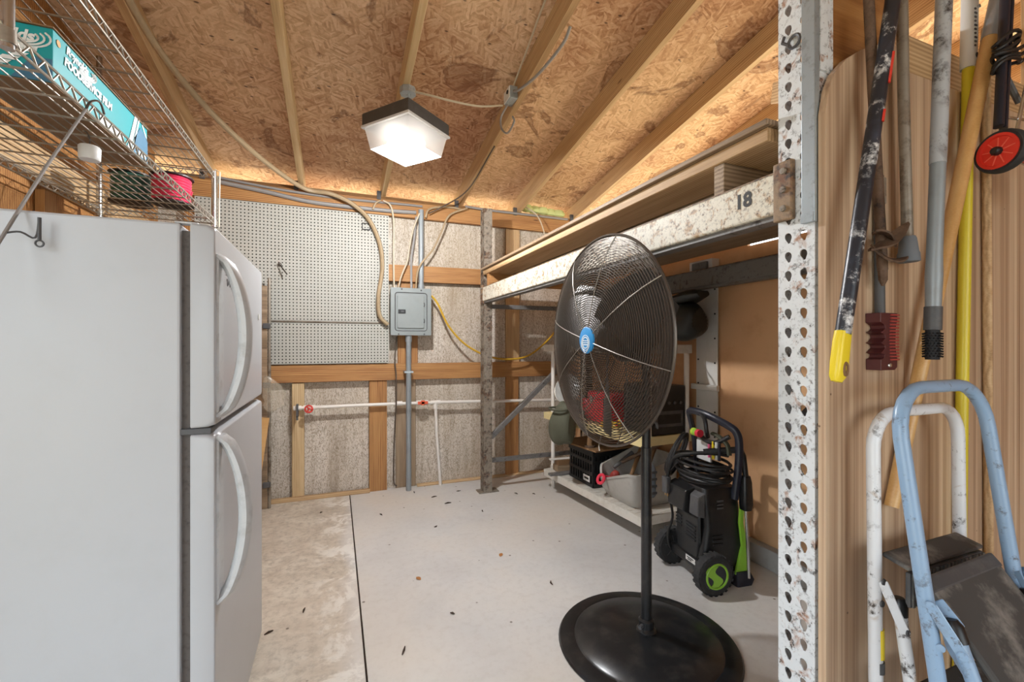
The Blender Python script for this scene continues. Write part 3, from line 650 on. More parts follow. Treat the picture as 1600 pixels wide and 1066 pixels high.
# ================================================================== ceiling lamp
lc = Vector((.366, 2.515, 0)); la = math.radians(38.7)
LMx = Matrix.Translation(lc) @ Matrix.Rotation(la, 4, 'Z')
lp = thing('ceiling_lamp', 'square canopy lamp with bronze housing hanging under a rafter', 'lamp', (lc.x, lc.y, 2.285))
def sq(a, z): return [LMx @ Vector((x*a/2, y*a/2, z)) for x, y in ((-1, -1), (1, -1), (1, 1), (-1, 1))]
MB().loft([sq(.335, 2.402), sq(.335, 2.475), sq(.30, 2.487), sq(.06, 2.50)]).build('housing', 'lamp_bronze', lp, False, .004)
m = MB(); m.loft([sq(.342, 2.398), sq(.342, 2.410), sq(.30, 2.410), sq(.30, 2.398), sq(.342, 2.398)], True, False); m.build('lens_rim', 'lamp_base', lp, False)
m = MB(); m.loft([sq(.315, 2.40), sq(.272, 2.288)], True, False); m.add(sq(.272, 2.288), [(0, 1, 2, 3)]); m.build('lens', 'lamp_lens', lp, False)
MB().loft([sq(.30, 2.395), sq(.30, 2.401)]).build('reflector', 'lamp_tray', lp, False)
for ox in (-.066, .066):
    co = [LMx @ Vector((ox+.044*math.cos(a), .062*math.sin(a), 2.386-.0215*a/(2*PI))) for a in [i*2*PI/14 for i in range(14*4)]]
    MB().tube(co, .0062, 7).build('bulb_coil', 'bulb_glow', lp)
hk = MB(); hk.ring(.022, .004, frame((lc.x, lc.y, 2.512), (math.cos(la), math.sin(la), 0), (0, 1, 0)), 16); hk.tube([(lc.x, lc.y+.003, 2.53), (lc.x, lc.y+.003, 2.56), (lc.x+.015, lc.y+.01, 2.58), (lc.x+.012, lc.y+.01, 2.66)], .005, 6); hk.build('hook', 'galvanised', lp)
MB().lathe([(.045, 0), (.045, .035), (0, .035)], 8, Matrix.Translation((lc.x+.01, lc.y+.02, 2.628))).build('junction_box', 'galvanised', lp)
ld = bpy.data.lights.new('lamp_light', 'POINT'); ld.energy = LAMP; ld.shadow_soft_size = .02; ld.color = (.97, .985, 1.0)
lo = bpy.data.objects.new('lamp_light', ld); COL.objects.link(lo); lo.parent = lp; lo.location = Vector((lc.x, lc.y, 2.262))-WL[lp]
cable('cable', [(.38, 2.53, 2.65), (.5, 2.5, 2.63), (.62, 2.52, 2.635), (.80, 2.56, 2.66), (.955, 2.56, 2.695)], .006, 'cable_white', 'white cable sagging from the ceiling lamp to the outlet box', 8)
ob_ = thing('outlet_box', 'small metal outlet box screwed to a rafter side', 'outlet box', (.985, 2.5, 2.69))
MB().box(.962, 1.009, 2.45, 2.55, 2.69, 2.765).build('box', 'galvanised', ob_, False, .003)
MB().box(.956, .962, 2.453, 2.547, 2.693, 2.762).build('cover', 'label_white', ob_, False, .002)
MB().lathe([(.012, 0), (.012, .004), (0, .004)], 10, frame((.956, 2.48, 2.735), (0, 1, 0), (-1, 0, 0)), False).build('socket', 'black_matte', ob_)
cable('cable', [(.985, 2.45, 2.73), (.985, 2.38, 2.70), (1.0, 2.2, 2.67), (1.01, 2.06, 2.665), (1.05, 1.95, 2.72), (1.06, 1.9, 2.77)], .008, 'cable_grey', 'grey cable leaving the outlet box along the rafter', 6)
cable('cable', [(.975, 2.53, 2.69), (.958, 2.60, 2.64), (.955, 2.58, 2.56), (.96, 2.49, 2.495), (.965, 2.40, 2.52), (.965, 2.42, 2.56)], .006, 'cable_grey', 'looped grey cable end hanging below the outlet box', 6)
cable('cable', [(.985, 2.46, 2.765), (.975, 2.26, 2.83), (.95, 1.95, 2.905), (.93, 1.6, 2.965), (.93, .8, 3.10)], .006, 'cable_white', 'pale cable stapled up the rafter side above the outlet box', 4)

# ================================================================== pallet rack
rk = thing('pallet_rack', 'worn white steel pallet rack with perforated posts and rusty beams', 'rack', (1.65, 2.15, 0))
def tear_r(th):
    best = 0.0
    for i in range(1, 60):
        r = .0004*i; a = r*math.cos(th); b = r*math.sin(th); v = (b+.0155)/.0165; v = max(0, min(1, v)); hw = .0035+.0065*v*v*(3-2*v)
        if b > .004: hw = math.sqrt(max(0, .010**2-(b-.004)**2))
        aa = a - .002*(b/.0155)
        if -.0155 <= b <= .014 and abs(aa) <= hw: best = r
    return max(best, .004)
def upright(xf, y0, y1, h, mat, flip=1, holes=True, pitch=.0508, z0=.008):
    V = []; F = []; m = MB(); nz = int((h-z0)/pitch)
    cols = ((y0, (y0+y1)/2), ((y0+y1)/2, y1)) if holes else ()
    for (a, b) in cols:
        hw = (b-a)/2; hh = pitch/2; c1 = math.atan2(hh, hw)
        ang = sorted([k*PI/2 for k in range(4)] + [c1, PI-c1, PI+c1, 2*PI-c1] + [c1/2, (c1+PI/2)/2, PI-c1/2, PI-(c1+PI/2)/2, PI+c1/2, PI+(c1+PI/2)/2, 2*PI-c1/2, 2*PI-(c1+PI/2)/2])
        prof = [(math.cos(t), math.sin(t), min(hw/abs(math.cos(t)) if abs(math.cos(t)) > 1e-6 else 9, hh/abs(math.sin(t)) if abs(math.sin(t)) > 1e-6 else 9), tear_r(t)) for t in ang]
        n = len(prof); off = .003 if a == y0 else -.003
        for j in range(nz):
            cy = (a+b)/2; cz_ = z0+(j+.5)*pitch; o = len(V)
            V += [(xf, cy+c*R, cz_+s*R) for c, s, R, r in prof]; V += [(xf, cy+off+c*r, cz_+s*r) for c, s, R, r in prof]; V += [(xf+.003*flip, cy+off+c*r, cz_+s*r) for c, s, R, r in prof]
            for k in range(n):
                l = (k+1) % n; F += [(o+k, o+l, o+n+l, o+n+k), (o+n+k, o+n+l, o+2*n+l, o+2*n+k)]
    m.add(V, F); top = z0+nz*pitch
    if not holes: m.box(min(xf, xf+.003*flip), max(xf, xf+.003*flip), y0, y1, z0, top)
    for ya, yb in ((y0-.002, y0), (y1, y1+.002)): m.box(min(xf, xf+.07*flip), max(xf, xf+.07*flip), ya, yb, z0, top)
    for ya, yb in ((y0, y0+.014), (y1-.014, y1)): m.box(xf+.067*flip-.001, xf+.067*flip+.001, ya, yb, z0, top)
    p = m.build('post', mat, rk, False)
    MB().box(xf-.04 if flip > 0 else xf-.10, xf+.13 if flip > 0 else xf+.01, y0-.006, y1+.006, 0, .008).build('foot_plate', 'rack_brown', rk, False)
    return p
upright(1.13, .765, .861, 2.46, 'rack_white'); upright(1.13, 3.47, 3.562, 2.38, 'rack_brown')
upright(2.16, .765, .861, 1.89, 'rack_white', -1, False); upright(2.16, 3.47, 3.562, 2.38, 'rack_brown', -1, False)
def beam(x0, x1, mat, z0=1.578, z1=1.690, fl='rack_grey'):
    b = MB().box(x0, x1, .862, 3.468, z0, z1).build('beam', mat, rk, False, .006)
    MB().box(x0+.012, x1+.012, .864, 3.466, z0-.014, z0).build('flange', fl, b, False)
    MB().box(x0+.004, x1-.004, .864, 3.466, z1, z1+.004).build('ledge', 'rack_rust', b, False)
    return b
fbm = beam(1.116, 1.166, 'rack_cream'); beam(2.115, 2.165, 'rack_grey', 1.585, 1.688)
for y0, y1 in ((.812, .866), (3.462, 3.515)):
    c = MB().box(1.112, 1.129, y0, y1, 1.553, 1.712).build('connector', 'rack_rust', rk, False, .004)
    for z in (1.585, 1.635, 1.685): MB().lathe([(.009, 0), (.008, .005), (0, .006)], 10, frame((1.112, (y0+y1)/2-.004, z), (0, 1, 0), (-1, 0, 0)), False).build('rivet', 'rack_brown', c)
text('18', .058, frame((1.1152, .992, 1.625), (0, -1, 0), (-1, 0, 0)), 'print_black', fbm, bold=.002)
def brace(p0, p1, wd=.035, mat='rack_grey'):
    return board('brace', p0, p1, wd, .03, (0, 0, 1), mat, rk)
for z in (.255, 1.54): brace((1.20, 3.51, z), (2.09, 3.51, z))
brace((1.20, 3.50, .45), (2.09, 3.50, 1.24), .04)
for z in (.255, 1.0): brace((1.20, .82, z), (2.09, .82, z))
brace((1.20, .83, 1.02), (2.09, .83, 1.52))
# galvanised strip and short white angle at the near post
gs = thing('strut_channel', 'galvanised steel strip fixed to the upper rack post', 'strip', (1.14, .765, 1.55))
MB().box(1.118, 1.128, .756, .790, 1.532, 2.46).box(1.118, 1.14, .7575, .760, 1.532, 2.46).build('channel', 'galvanised', gs, False, .002)
MB().box(1.114, 1.120, .757, .789, 1.532, 1.556).build('end_clip', 'galvanised', gs, False)
tag(MB().box(1.142, 1.170, .7565, .7625, 1.92, 2.46).build('angle_strip', 'rack_white', None, False), 'short white painted angle strip beside the galvanised one', 'strip')
hkr = MB().ring(.016, .004, frame((1.122, .812, 2.02), (0, 1, 0), (1, 0, 0)), 14).tube([(1.122, .828, 2.02), (1.115, .84, 2.03), (1.125, .842, 2.05)], .004, 6)
tag(hkr.build('bolt_hook', 'dark_grey'), 'bent grey bolt hooked into the upper rack post hole', 'hook')

# timber deck on the rack
dk = thing('timber_deck', 'timber deck of flat planks and blocks lying on the rack beams', 'shelf deck', (1.65, 2.15, 1.694))
for y in (1.062, 3.36): board('block', (1.125, y, 1.742), (2.17, y, 1.742), .095, .040, (0, 0, 1), 'lumber_grey' if y < 2 else 'lumber_orange', dk)
for x0, x1, mt in ((1.118, 1.325, 'lumber_tan'), (1.345, 1.58, 'lumber_grey'), (1.60, 1.88, 'lumber_tan'), (1.90, 2.18, 'lumber_grey')):
    board('plank', ((x0+x1)/2, .885, 1.809), ((x0+x1)/2, 3.455, 1.809), x1-x0, .038, (1, 0, 0), mt, dk)
board('plywood_sheet', (1.645, .875, 1.837), (1.645, 3.46, 1.837), 1.09, .016, (1, 0, 0), 'lumber_grey', dk)

# ================================================================== pedestal fan
fn = thing('pedestal_fan', 'large black pedestal fan with round wire guard under the rack beam', 'fan', (1.182, 1.486, 0))
px, py = 1.182, 1.486; T = Matrix.Translation((px, py, 0))
MB().lathe([(.0, 0), (.355, 0), (.358, .006), (.352, .014), (.30, .022), (.292, .019), (.283, .026), (.20, .038), (.10, .047), (.055, .051), (0, .051)], 64, T, False).build('base', 'black_gloss', fn, 35)
MB().lathe([(.040, .048), (.040, .056), (.031, .066), (.031, .095), (.024, .103)], 24, T).build('collar', 'black_gloss', fn)
MB().tube([(px-.03, py-.012, .083), (px-.048, py-.02, .083)], .008, 8).build('collar_screw', 'dark_grey', fn)
MB().tube([(px, py, .05), (px, py, .80)], .0215, 20).build('lower_pole', 'black_gloss', fn)
MB().tube([(px, py, .79), (px, py, 1.20)], .017, 16).build('upper_pole', 'black_plastic', fn)
CX, CY, CZ = 1.0, 1.532, 1.238
def axm(x): return frame((x, CY, CZ), (0, 1, 0), (-1, 0, 0))
R_ = .415
fx = lambda r: CX - .070*(1-(r/R_)**3.2)
rx = lambda r: CX + .095*(1-(r/R_)**3.0)
g = MB(); n = 40
for i in range(n):
    r = .062+(R_-.062)*i/(n-1); g.ring(r, .0019, axm(fx(r)), 64, 4)
tag(g.build('front_guard', 'wire_dark', fn), None, None, None, 'stuff')
g = MB(); n = 34
for i in range(n):
    r = .10+(R_-.10)*i/(n-1); g.ring(r, .0019, axm(rx(r)), 64, 4)
tag(g.build('rear_guard', 'wire_dark', fn), None, None, None, 'stuff')
MB().ring(R_+.002, .0055, axm(CX), 80, 8).build('guard_rim', 'wire_dark', fn)
for k in range(8):
    a = k*PI/4+.25; c, s = math.cos(a), math.sin(a)
    MB().tube([(fx(r)-.003, CY+r*c, CZ+r*s) for r in (.05, .12, .2, .28, .34, .38, .405, .417)], .0021, 6).build('front_rib', 'wire_rib', fn)
    a += .3; c, s = math.cos(a), math.sin(a)
    MB().tube([(rx(r)+.003, CY+r*c, CZ+r*s) for r in (.08, .16, .24, .32, .37, .40, .417)], .0021, 6).build('rear_rib', 'wire_rib', fn)
bd = MB().lathe([(0, 0), (.053, 0), (.053, .006), (.048, .009), (0, .010)], 28, axm(fx(.06)+.002), False).build('badge', 'print_blue', fn)
bm_ = axm(fx(.06)-.0085)
e = MB(); e.ring(.022, .0022, bm_ @ Matrix.Translation((0, .010, 0)), 24, 4); e.ring(.030, .0016, bm_ @ Matrix.Translation((0, .010, 0)), 24, 4)
for zz in (.018, .010, .002): e.tube([bm_ @ Vector((-.020, zz, 0)), bm_ @ Vector((.020, zz, 0))], .0018, 4)
e.tube([bm_ @ Vector((x, y, 0)) for x, y in ((-.030, .022), (-.012, .043), (0, .050), (.012, .043), (.030, .022))], .002, 4)
e.build('badge_emblem', 'print_white', bd)
for k in range(3):
    b = MB(); rings = []
    for i in range(9):
        t = i/8; r = .05+.325*t; w = .05+.085*math.sin(PI*min(1, .25+.62*t)); pit = math.radians(38-16*t); a0 = k*2*PI/3+.55
        ce_ = Vector((CX+.030, CY+r*math.cos(a0), CZ+r*math.sin(a0))); tg = Vector((0, -math.sin(a0), math.cos(a0))); d_ = tg*math.cos(pit) + Vector((1, 0, 0))*math.sin(pit); nn = d_.cross(Vector((0, math.cos(a0), math.sin(a0))))
        rings.append([ce_+d_*(w*u)+nn*q for u, q in ((-1, 0), (-.3, .006), (.5, .006), (1, 0), (.5, .004), (-.3, .004))])
    b.loft(rings); b.build('blade', 'aluminium', fn)
MB().lathe([(0, 0), (.045, 0), (.05, .02), (.05, .05), (0, .05)], 20, axm(CX+.055), False).build('hub', 'aluminium', fn)
MB().lathe([(0, 0), (.06, 0), (.088, .02), (.088, .11), (.07, .135), (0, .135)], 28, axm(CX+.205), False).build('motor', 'black_plastic', fn)
MB().tube([(CX+.15, CY, CZ-.08), (px, (py+CY)/2, 1.17), (px, py, 1.14)], .022, 10).build('mount', 'black_plastic', fn)
MB().tube(spline([(CX+.2, CY-.03, CZ-.06), (1.235, 1.47, 1.05), (1.23, 1.475, .92)], 5), .003, 5).build('pull_chain', 'wire_dark', fn)

# ================================================================== white plastic shelf unit
th = math.radians(3.8)
su = thing('plastic_shelf_unit', 'white plastic three-tier shelf unit under the rack by the brown wall', 'shelf unit', (1.735, 2.225, 0), rotz=th)
SD, SL = .415, 1.20
for z, mt in ((.105, 'plastic_shelf'), (.592, 'plastic_cream'), (1.165, 'plastic_shelf')):
    b = MB().box(0, SD, 0, SL, z+.03, z+.052)
    sh = b.build('shelf', mt, su, False, .003)
    r = MB(); r.box(-.004, .014, -.004, SL+.004, z, z+.056); r.box(SD-.014, SD+.004, -.004, SL+.004, z, z+.056); r.box(.014, SD-.014, -.004, .014, z, z+.056); r.box(.014, SD-.014, SL-.014, SL+.004, z, z+.056)
    r.build('rim', mt, sh, False, .003)
    if z < .2:
        f0 = None
        for i in range(22):
            y = .03+i*.054
            f0 = MB().box(.02, SD-.02, y, y+.040, z+.052, z+.0545).build('slat', 'plastic_shelf', sh, False) if f0 is None else (twin(f0, (WL[f0].x, WL[f0].y+i*.054, WL[f0].z), sh) and f0)
for x in (.02, SD-.02):
    for y in (.02, SL-.02):
        xi = .075 if (x < .1 and y < .1) else x; lg = MB(); x = xi; lg.tube([(x, y, 0), (x, y, 1.165)], .017, 14); lg.build('leg', 'pvc', su)
        MB().tube([(x, y, .085), (x, y, .105)], .022, 14).tube([(x, y, .161), (x, y, .19)], .022, 14).build('leg_collar', 'plastic_shelf', su)

# crate
cr = thing('milk_crate', 'black plastic milk crate on the bottom shelf beside the grey tub', 'crate', (1.92, 2.99, .160))
cx0, cx1, cy0, cy1, cz0, cz1 = 1.765, 2.08, 2.82, 3.17, .163, .44
MB().box(cx0, cx1, cy0, cy1, cz0, cz0+.012).build('bottom', 'black_plastic', cr, False)
def grid(axis, c, a0, a1):
    m = MB()
    def bar(u0, u1, z0, z1, o=0.0):
        if axis == 'x': m.box(c-.006-o, c+.006+o, u0, u1, z0, z1)
        else: m.box(u0, u1, c-.006-o, c+.006+o, z0, z1)
    for z in (cz0, cz0+.085, cz0+.17): bar(a0, a1, z, z+.022, .001)
    bar(a0-.006, a1+.006, cz1-.05, cz1, .004)
    k = 0
    while a0+k*.036 < a1: bar(a0+k*.036, a0+k*.036+.012, cz0, cz1-.02); k += 1
    m.build('side', 'black_plastic', cr, False)
    m = MB()
grid('x', cx0, cy0, cy1); grid('x', cx1, cy0, cy1); grid('y', cy0, cx0, cx1); grid('y', cy1, cx0, cx1)
MB().box(cx0-.008, cx0-.0065, 2.86, 2.95, cz0+.03, cz0+.075).build('tag', 'label_white', cr, False)
MB().box(cx0-.0086, cx0-.008, 2.875, 2.935, cz0+.045, cz0+.060).build('tag_print', 'print_black', cr, False)
MB().box(cx0+.02, cx1-.02, cy0+.02, cy1-.02, cz0+.013, cz1-.06).build('dark_fill', 'black_matte', cr, False)  # solid black block filling the crate
tag(MB().obox((1.90, 2.98, .4525), (.40, .46, .012), Matrix.Rotation(.12, 3, 'Z')).build('hardboard_sheet', 'tool_wood', None, False), 'brown hardboard sheet lying over the black crate', 'board')
kn = thing('hand_tool', 'brown handled tool standing on the hardboard sheet', 'tool', (1.76, 2.86, .4595))
MB().lathe([(.020, 0), (.022, .02), (.018, .085), (.014, .11), (0, .115)], 12, Matrix.Translation((1.76, 2.86, .4595))).build('handle', 'tool_wood', kn)
MB().lathe([(.04, 0), (.04, .012), (.0, .014)], 12, Matrix.Translation((1.76, 2.86, .4590)), False).build('foot', 'rusty_iron', kn)
tag(MB().tube([(1.74, 2.70, .47), (1.80, 2.80, .475), (1.93, 2.95, .56)], .005, 6).build('stick', 'pvc'), 'thin pale stick poking up over the hardboard sheet', 'stick')

# grey tub with a scooped front
tb = thing('litter_tub', 'grey plastic tub with scooped front full of tools', 'tub', (1.93, 2.53, .158))
def tubring(off, z, top=False):
    out = []
    for x, y in rrect(.385-off*2, .40-off*2, .05, 5):
        zz = z
        if top:
            if x < -.13: zz = .385 - .165*math.exp(-((y-.115)/.055)**2)
            else: zz = .385+.09*min(1, (x+.13)/.2)
        out.append((1.945+x, 2.535+y, zz))
    return out
m = MB(); m.loft([tubring(.035, .162), tubring(.02, .19), tubring(.006, .30 if False else .215), tubring(0, 0, True), tubring(-.010, 0, True), tubring(-.010, 0, True)][:4], True, False)
rim_o = [(1.945+(x-1.945)*1.03, 2.535+(y-2.535)*1.03, z) for x, y, z in tubring(0, 0, True)]
m.loft([tubring(0, 0, True), rim_o, [(x, y, z-.015) for x, y, z in rim_o]], True, False)
inn = [[(1.945+(x-1.945)*.975, 2.535+(y-2.535)*.975, z) for x, y, z in q] for q in (tubring(0, 0, True), tubring(.006, .215), tubring(.035, .168))]
m.loft([tubring(0, 0, True)]+inn, True, False); m.add(inn[-1], [tuple(range(len(inn[-1])))]); m.add(tubring(.035, .162), [tuple(range(len(inn[-1])))])
m.build('basin', 'bin_grey', tb, 50)
def blob(name, c, s, mat, label, cat, seed=0, amp=.15, group=None):
    rnd = random.Random(seed); m = MB(); rings = []; ph = [rnd.uniform(0, 6) for _ in range(6)]
    for i in range(1, 10):
        t = PI*i/10
        rings.append([(c[0]+s[0]*math.sin(t)*math.cos(a)*(1+amp*math.sin(3*a+ph[0]+2*t)), c[1]+s[1]*math.sin(t)*math.sin(a)*(1+amp*math.sin(2*a+ph[1]+3*t)), c[2]-s[2]*math.cos(t)*(1+amp*.5*math.sin(3*a+ph[2]))) for a in [2*PI*k/18 for k in range(18)]])
    return tag(m.loft(rings).build(name, mat, sub=1), label, cat, group)
blob('cloth_bundle', (1.96, 2.51, .25), (.11, .11, .07), 'tool_wood', 'heap of brown rags inside the grey tub', 'rags', 3)
blob('red_rag', (1.845, 2.660, .285), (.038, .032, .045), 'grip_red', 'dull red rag bunched in the scooped corner of the grey tub', 'rag', 5)
hn = thing('pink_scoop', 'pink plastic scoop hanging over the low lip of the grey tub', 'scoop', (1.74, 2.63, .22))
MB().ring(.030, .011, frame((1.716, 2.645, .285), (0, 1, .2), (-1, 0, .6)), 22, 8).build('handle_ring', 'red_plastic', hn)
MB().obox((1.764, 2.650, .296), (.055, .024, .012), Matrix.Rotation(.25, 3, 'Y')).build('shaft', 'red_plastic', hn, False, .003)
for i, (p0, p1, mt, lb) in enumerate((((1.82, 2.45, .34), (2.06, 2.62, .52), 'tool_wood', 'wooden tool handle sticking up out of the grey tub'), ((1.86, 2.60, .40), (2.04, 2.40, .56), 'rusty_iron', 'rusty iron bar lying across the grey tub'), ((1.85, 2.685, .34), (2.0, 2.665, .44), 'dark_grey', 'dark tool handle lying in the grey tub'), ((1.90, 2.40, .35), (2.07, 2.50, .54), 'tool_wood', 'second wooden handle leaning on the tub back wall'))):
    tag(MB().tube([p0, p1], [.012, .017], 10).build('tool_handle', mt), lb, 'tool')

# other things on the shelf unit
rings = []
for i in range(13):
    t = i/12; y = 2.05+.50*t; pin = 1-.28*math.exp(-((t-.42)/.07)**2); e = math.sin(PI*min(1, max(0, .06+.88*t)))**.35
    rings.append([(2.03+.125*e*pin*math.cos(a)*(1+.05*math.sin(3*a+i)), y+.015*math.sin(2*a), 1.368+.145*e*pin*math.sin(a)*(1+.05*math.cos(4*a+i))) for a in [2*PI*k/20 for k in range(20)]])
rc = thing('rolled_cover', 'rolled black vinyl cover tied with cord on the top shelf', 'cover', (2.03, 2.3, 1.222))
MB().loft(rings).build('roll', 'cover_black', rc, True, sub=1)
fl_ = MB(); rings = []
for i in range(10):
    t = i/9; y = 2.02+.34*t; hw_ = .02+.085*math.sin(PI*min(1, .1+.75*t)); hh_ = .012+.030*math.sin(PI*min(1, .12+.8*t))
    rings.append([(2.02+hw_*math.cos(q), y, 1.492+.03*math.cos(t*2.6)+hh_*math.sin(q)*(1+.2*math.sin(3*q+i))) for q in [2*PI*k/14 for k in range(14)]])
fl_.loft(rings); fl_.build('flap', 'cover_black', rc, True)
MB().tube([(2.03+.10*math.cos(a), 2.262, 1.368+.117*math.sin(a)) for a in [2*PI*k/24 for k in range(24)]], .006, 6, True).tube(spline([(1.93, 2.262, 1.33), (1.92, 2.24, 1.25), (1.90, 2.20, 1.21), (1.88, 2.18, 1.18)], 4), .004, 5).build('tie_cord', 'cable_black', rc)
st = thing('stereo', 'black stereo set standing on the middle shelf near the tub', 'stereo', (2.0, 2.4, .649))
MB().box(1.835, 2.095, 2.25, 2.55, .649, .96).build('cabinet', 'black_plastic', st, False, .006)
MB().box(1.855, 2.075, 2.245, 2.251, .70, .80).build('display_frame', 'dark_grey', st, False, .002); MB().box(1.875, 2.055, 2.243, 2.246, .72, .78).build('display', 'black_gloss', st, False)
for i in range(5): MB().lathe([(.010, 0), (.010, .008), (0, .009)], 12, frame((1.875+i*.045, 2.251, .85), (1, 0, 0), (0, -1, 0)), False).build('knob', 'dark_grey', st)
tl = thing('red_toolbox', 'red metal toolbox on the middle shelf behind the fan', 'toolbox', (1.90, 2.75, .649))
MB().box(1.78, 2.03, 2.62, 2.92, .649, .82).build('body', 'red_can', tl, False, .008)
MB().box(1.775, 2.035, 2.615, 2.925, .82, .87).build('lid', 'red_can', tl, False, .012)
MB().tube([(1.905, 2.70, .87), (1.905, 2.70, .91), (1.905, 2.84, .91), (1.905, 2.84, .87)], .007, 8).build('handle', 'chrome', tl)
for y in (2.68, 2.86): MB().box(1.768, 1.776, y-.015, y+.015, .79, .84).build('latch', 'chrome', tl, False)
tag(MB().lathe([(0, 0), (.05, 0), (.055, .01), (.055, .13), (.04, .15), (0, .15)], 20, Matrix.Translation((1.84, 3.02, .649)), False).build('paint_can', 'red_can'), 'round red can beside the toolbox on the middle shelf', 'can')
rings = []
for i, (z, rx_, ry_, ox) in enumerate(((.485, .05, .07, 0), (.51, .085, .105, 0), (.58, .10, .12, -.005), (.66, .095, .115, 0), (.72, .085, .10, .02), (.76, .06, .08, .035), (.80, .05, .06, .05))):
    rings.append([(1.565+ox+rx_*math.cos(a)*(1+.10*math.sin(4*a+i*.8)+.05*math.sin(9*a+2.3*i)), 2.93+ry_*math.sin(a)*(1+.12*math.cos(5*a+i)+.05*math.sin(8*a-i)), z+.012*math.sin(3*a+i)) for a in [2*PI*k/22 for k in range(22)]])
cb = thing('canvas_bag', 'dark green canvas bag hanging over the middle shelf edge', 'bag', (1.57, 2.93, .48))
MB().loft(rings).build('sack', 'canvas_green', cb, True, sub=1)
MB().tube(spline([(1.60, 2.87, .78), (1.66, 2.88, .80), (1.74, 2.92, .69), (1.78, 2.95, .66)], 5), .018, 8, flat=.4).build('strap', 'canvas_green', cb)
MB().tube([(1.54+.07*math.cos(a), 2.93+.09*math.sin(a), .745) for a in [2*PI*k/20 for k in range(20)]], .008, 6, True).build('drawstring', 'canvas_green', cb)
ds = thing('glass_lid', 'round clear lid leaning on the middle shelf behind the green bag', 'lid', (1.73, 3.15, .70))
Lm = frame((1.74, 3.17, .865), (.45, -.9, 0), (-.85, -.42, .35))
MB().lathe([(0, .03), (.03, .029), (.08, .02), (.118, .004), (.122, 0), (.118, -.002), (.08, .014), (0, .024)], 32, Lm, False).build('dome', 'clear_plastic', ds)
MB().ring(.121, .004, Lm, 36, 6).build('rim', 'wire_chrome', ds)
MB().lathe([(.008, .028), (.012, .04), (.018, .05), (.014, .056), (0, .057)], 16, Lm).build('knob', 'conduit_grey', ds)
blob('cloth_bundle', (1.80, 3.20, .71), (.10, .12, .062), 'dark_grey', 'grey cloth heap on the far end of the middle shelf', 'rags', 9)
for i, (p0, p1, wd, tk, mt, lb) in enumerate((((1.71, 3.325, .188), (2.0, 3.305, .188), .10, .05, 'lumber_grey', 'dark scrap of timber on the far end of the bottom shelf'), ((1.60, 3.215, .172), (2.0, 3.215, .172), .05, .018, 'rack_grey', 'flat grey metal bar on the bottom shelf beside the crate'), ((1.72, 3.325, .2345), (1.98, 3.305, .2345), .07, .04, 'tool_wood', 'short brown offcut lying on the dark timber scrap'), ((1.66, 3.33, .2620), (1.86, 3.31, .2620), .03, .012, 'pvc', 'white plastic offcut on top of the scrap timber'))):
    tag(board('timber_scrap' if i != 3 else 'plastic_offcut', p0, p1, wd, tk, (0, 1, 0), mt), lb, 'scrap')
tag(MB().tube(spline([(1.70+.06*math.cos(a), 2.50+.07*math.sin(a), .666+.004*a) for a in [i*.6 for i in range(22)]], 2), .007, 6).build('yellow_cord_coil', 'cable_yellow'), 'coil of yellow cord on the middle shelf behind the fan guard', 'cord')
pl = thing('power_plug', 'grey ribbed plug block hanging on its cord before the tub', 'plug', (1.70, 2.11, .33))
MB().loft([[(1.70+x*k, 2.11+y*k, z) for x, y in rrect(.055, .075, .02, 4)] for z, k in ((.335, .75), (.35, 1), (.50, 1), (.52, .7), (.535, .35))]).build('body', 'rubber_grey', pl, 50)
for i in range(4):
    MB().obox((1.70-.029, 2.11, .365+i*.04), (.006, .06, .014)).build('rib', 'dark_grey', pl, False, .002)
    MB().obox((1.70, 2.11-.039, .365+i*.04), (.045, .006, .014)).build('rib', 'dark_grey', pl, False, .002)
MB().tube(spline([(1.70, 2.11, .53), (1.705, 2.12, .60), (1.72, 2.16, .70), (1.77, 2.198, .745), (1.83, 2.208, .74), (1.862, 2.232, .70)], 5), .007, 7).build('cord', 'rubber_grey', pl)

# ================================================================== pressure washer (local frame: x towards the brown wall, y along the axle)
pw = thing('pressure_washer', 'black and green pressure washer on two wheels beside the shelf unit', 'pressure washer', (1.772, 1.815, 0), rotz=math.radians(-7))
def sec(x0, x1, y0, y1, z, r=.03, dx=0.0): return [((x0+x1)/2+a+dx, (y0+y1)/2+b, z) for a, b in rrect(x1-x0, y1-y0, r, 4)]
body = MB().loft([sec(-.045, .15, -.125, .125, .075), sec(-.06, .17, -.13, .13, .11), sec(-.055, .175, -.13, .13, .20), sec(-.035, .17, -.125, .125, .30), sec(-.045, .165, -.125, .125, .40), sec(-.055, .155, -.125, .125, .47), sec(-.045, .15, -.115, .115, .495)])
hb = body.build('housing', 'black_plastic', pw, 50)
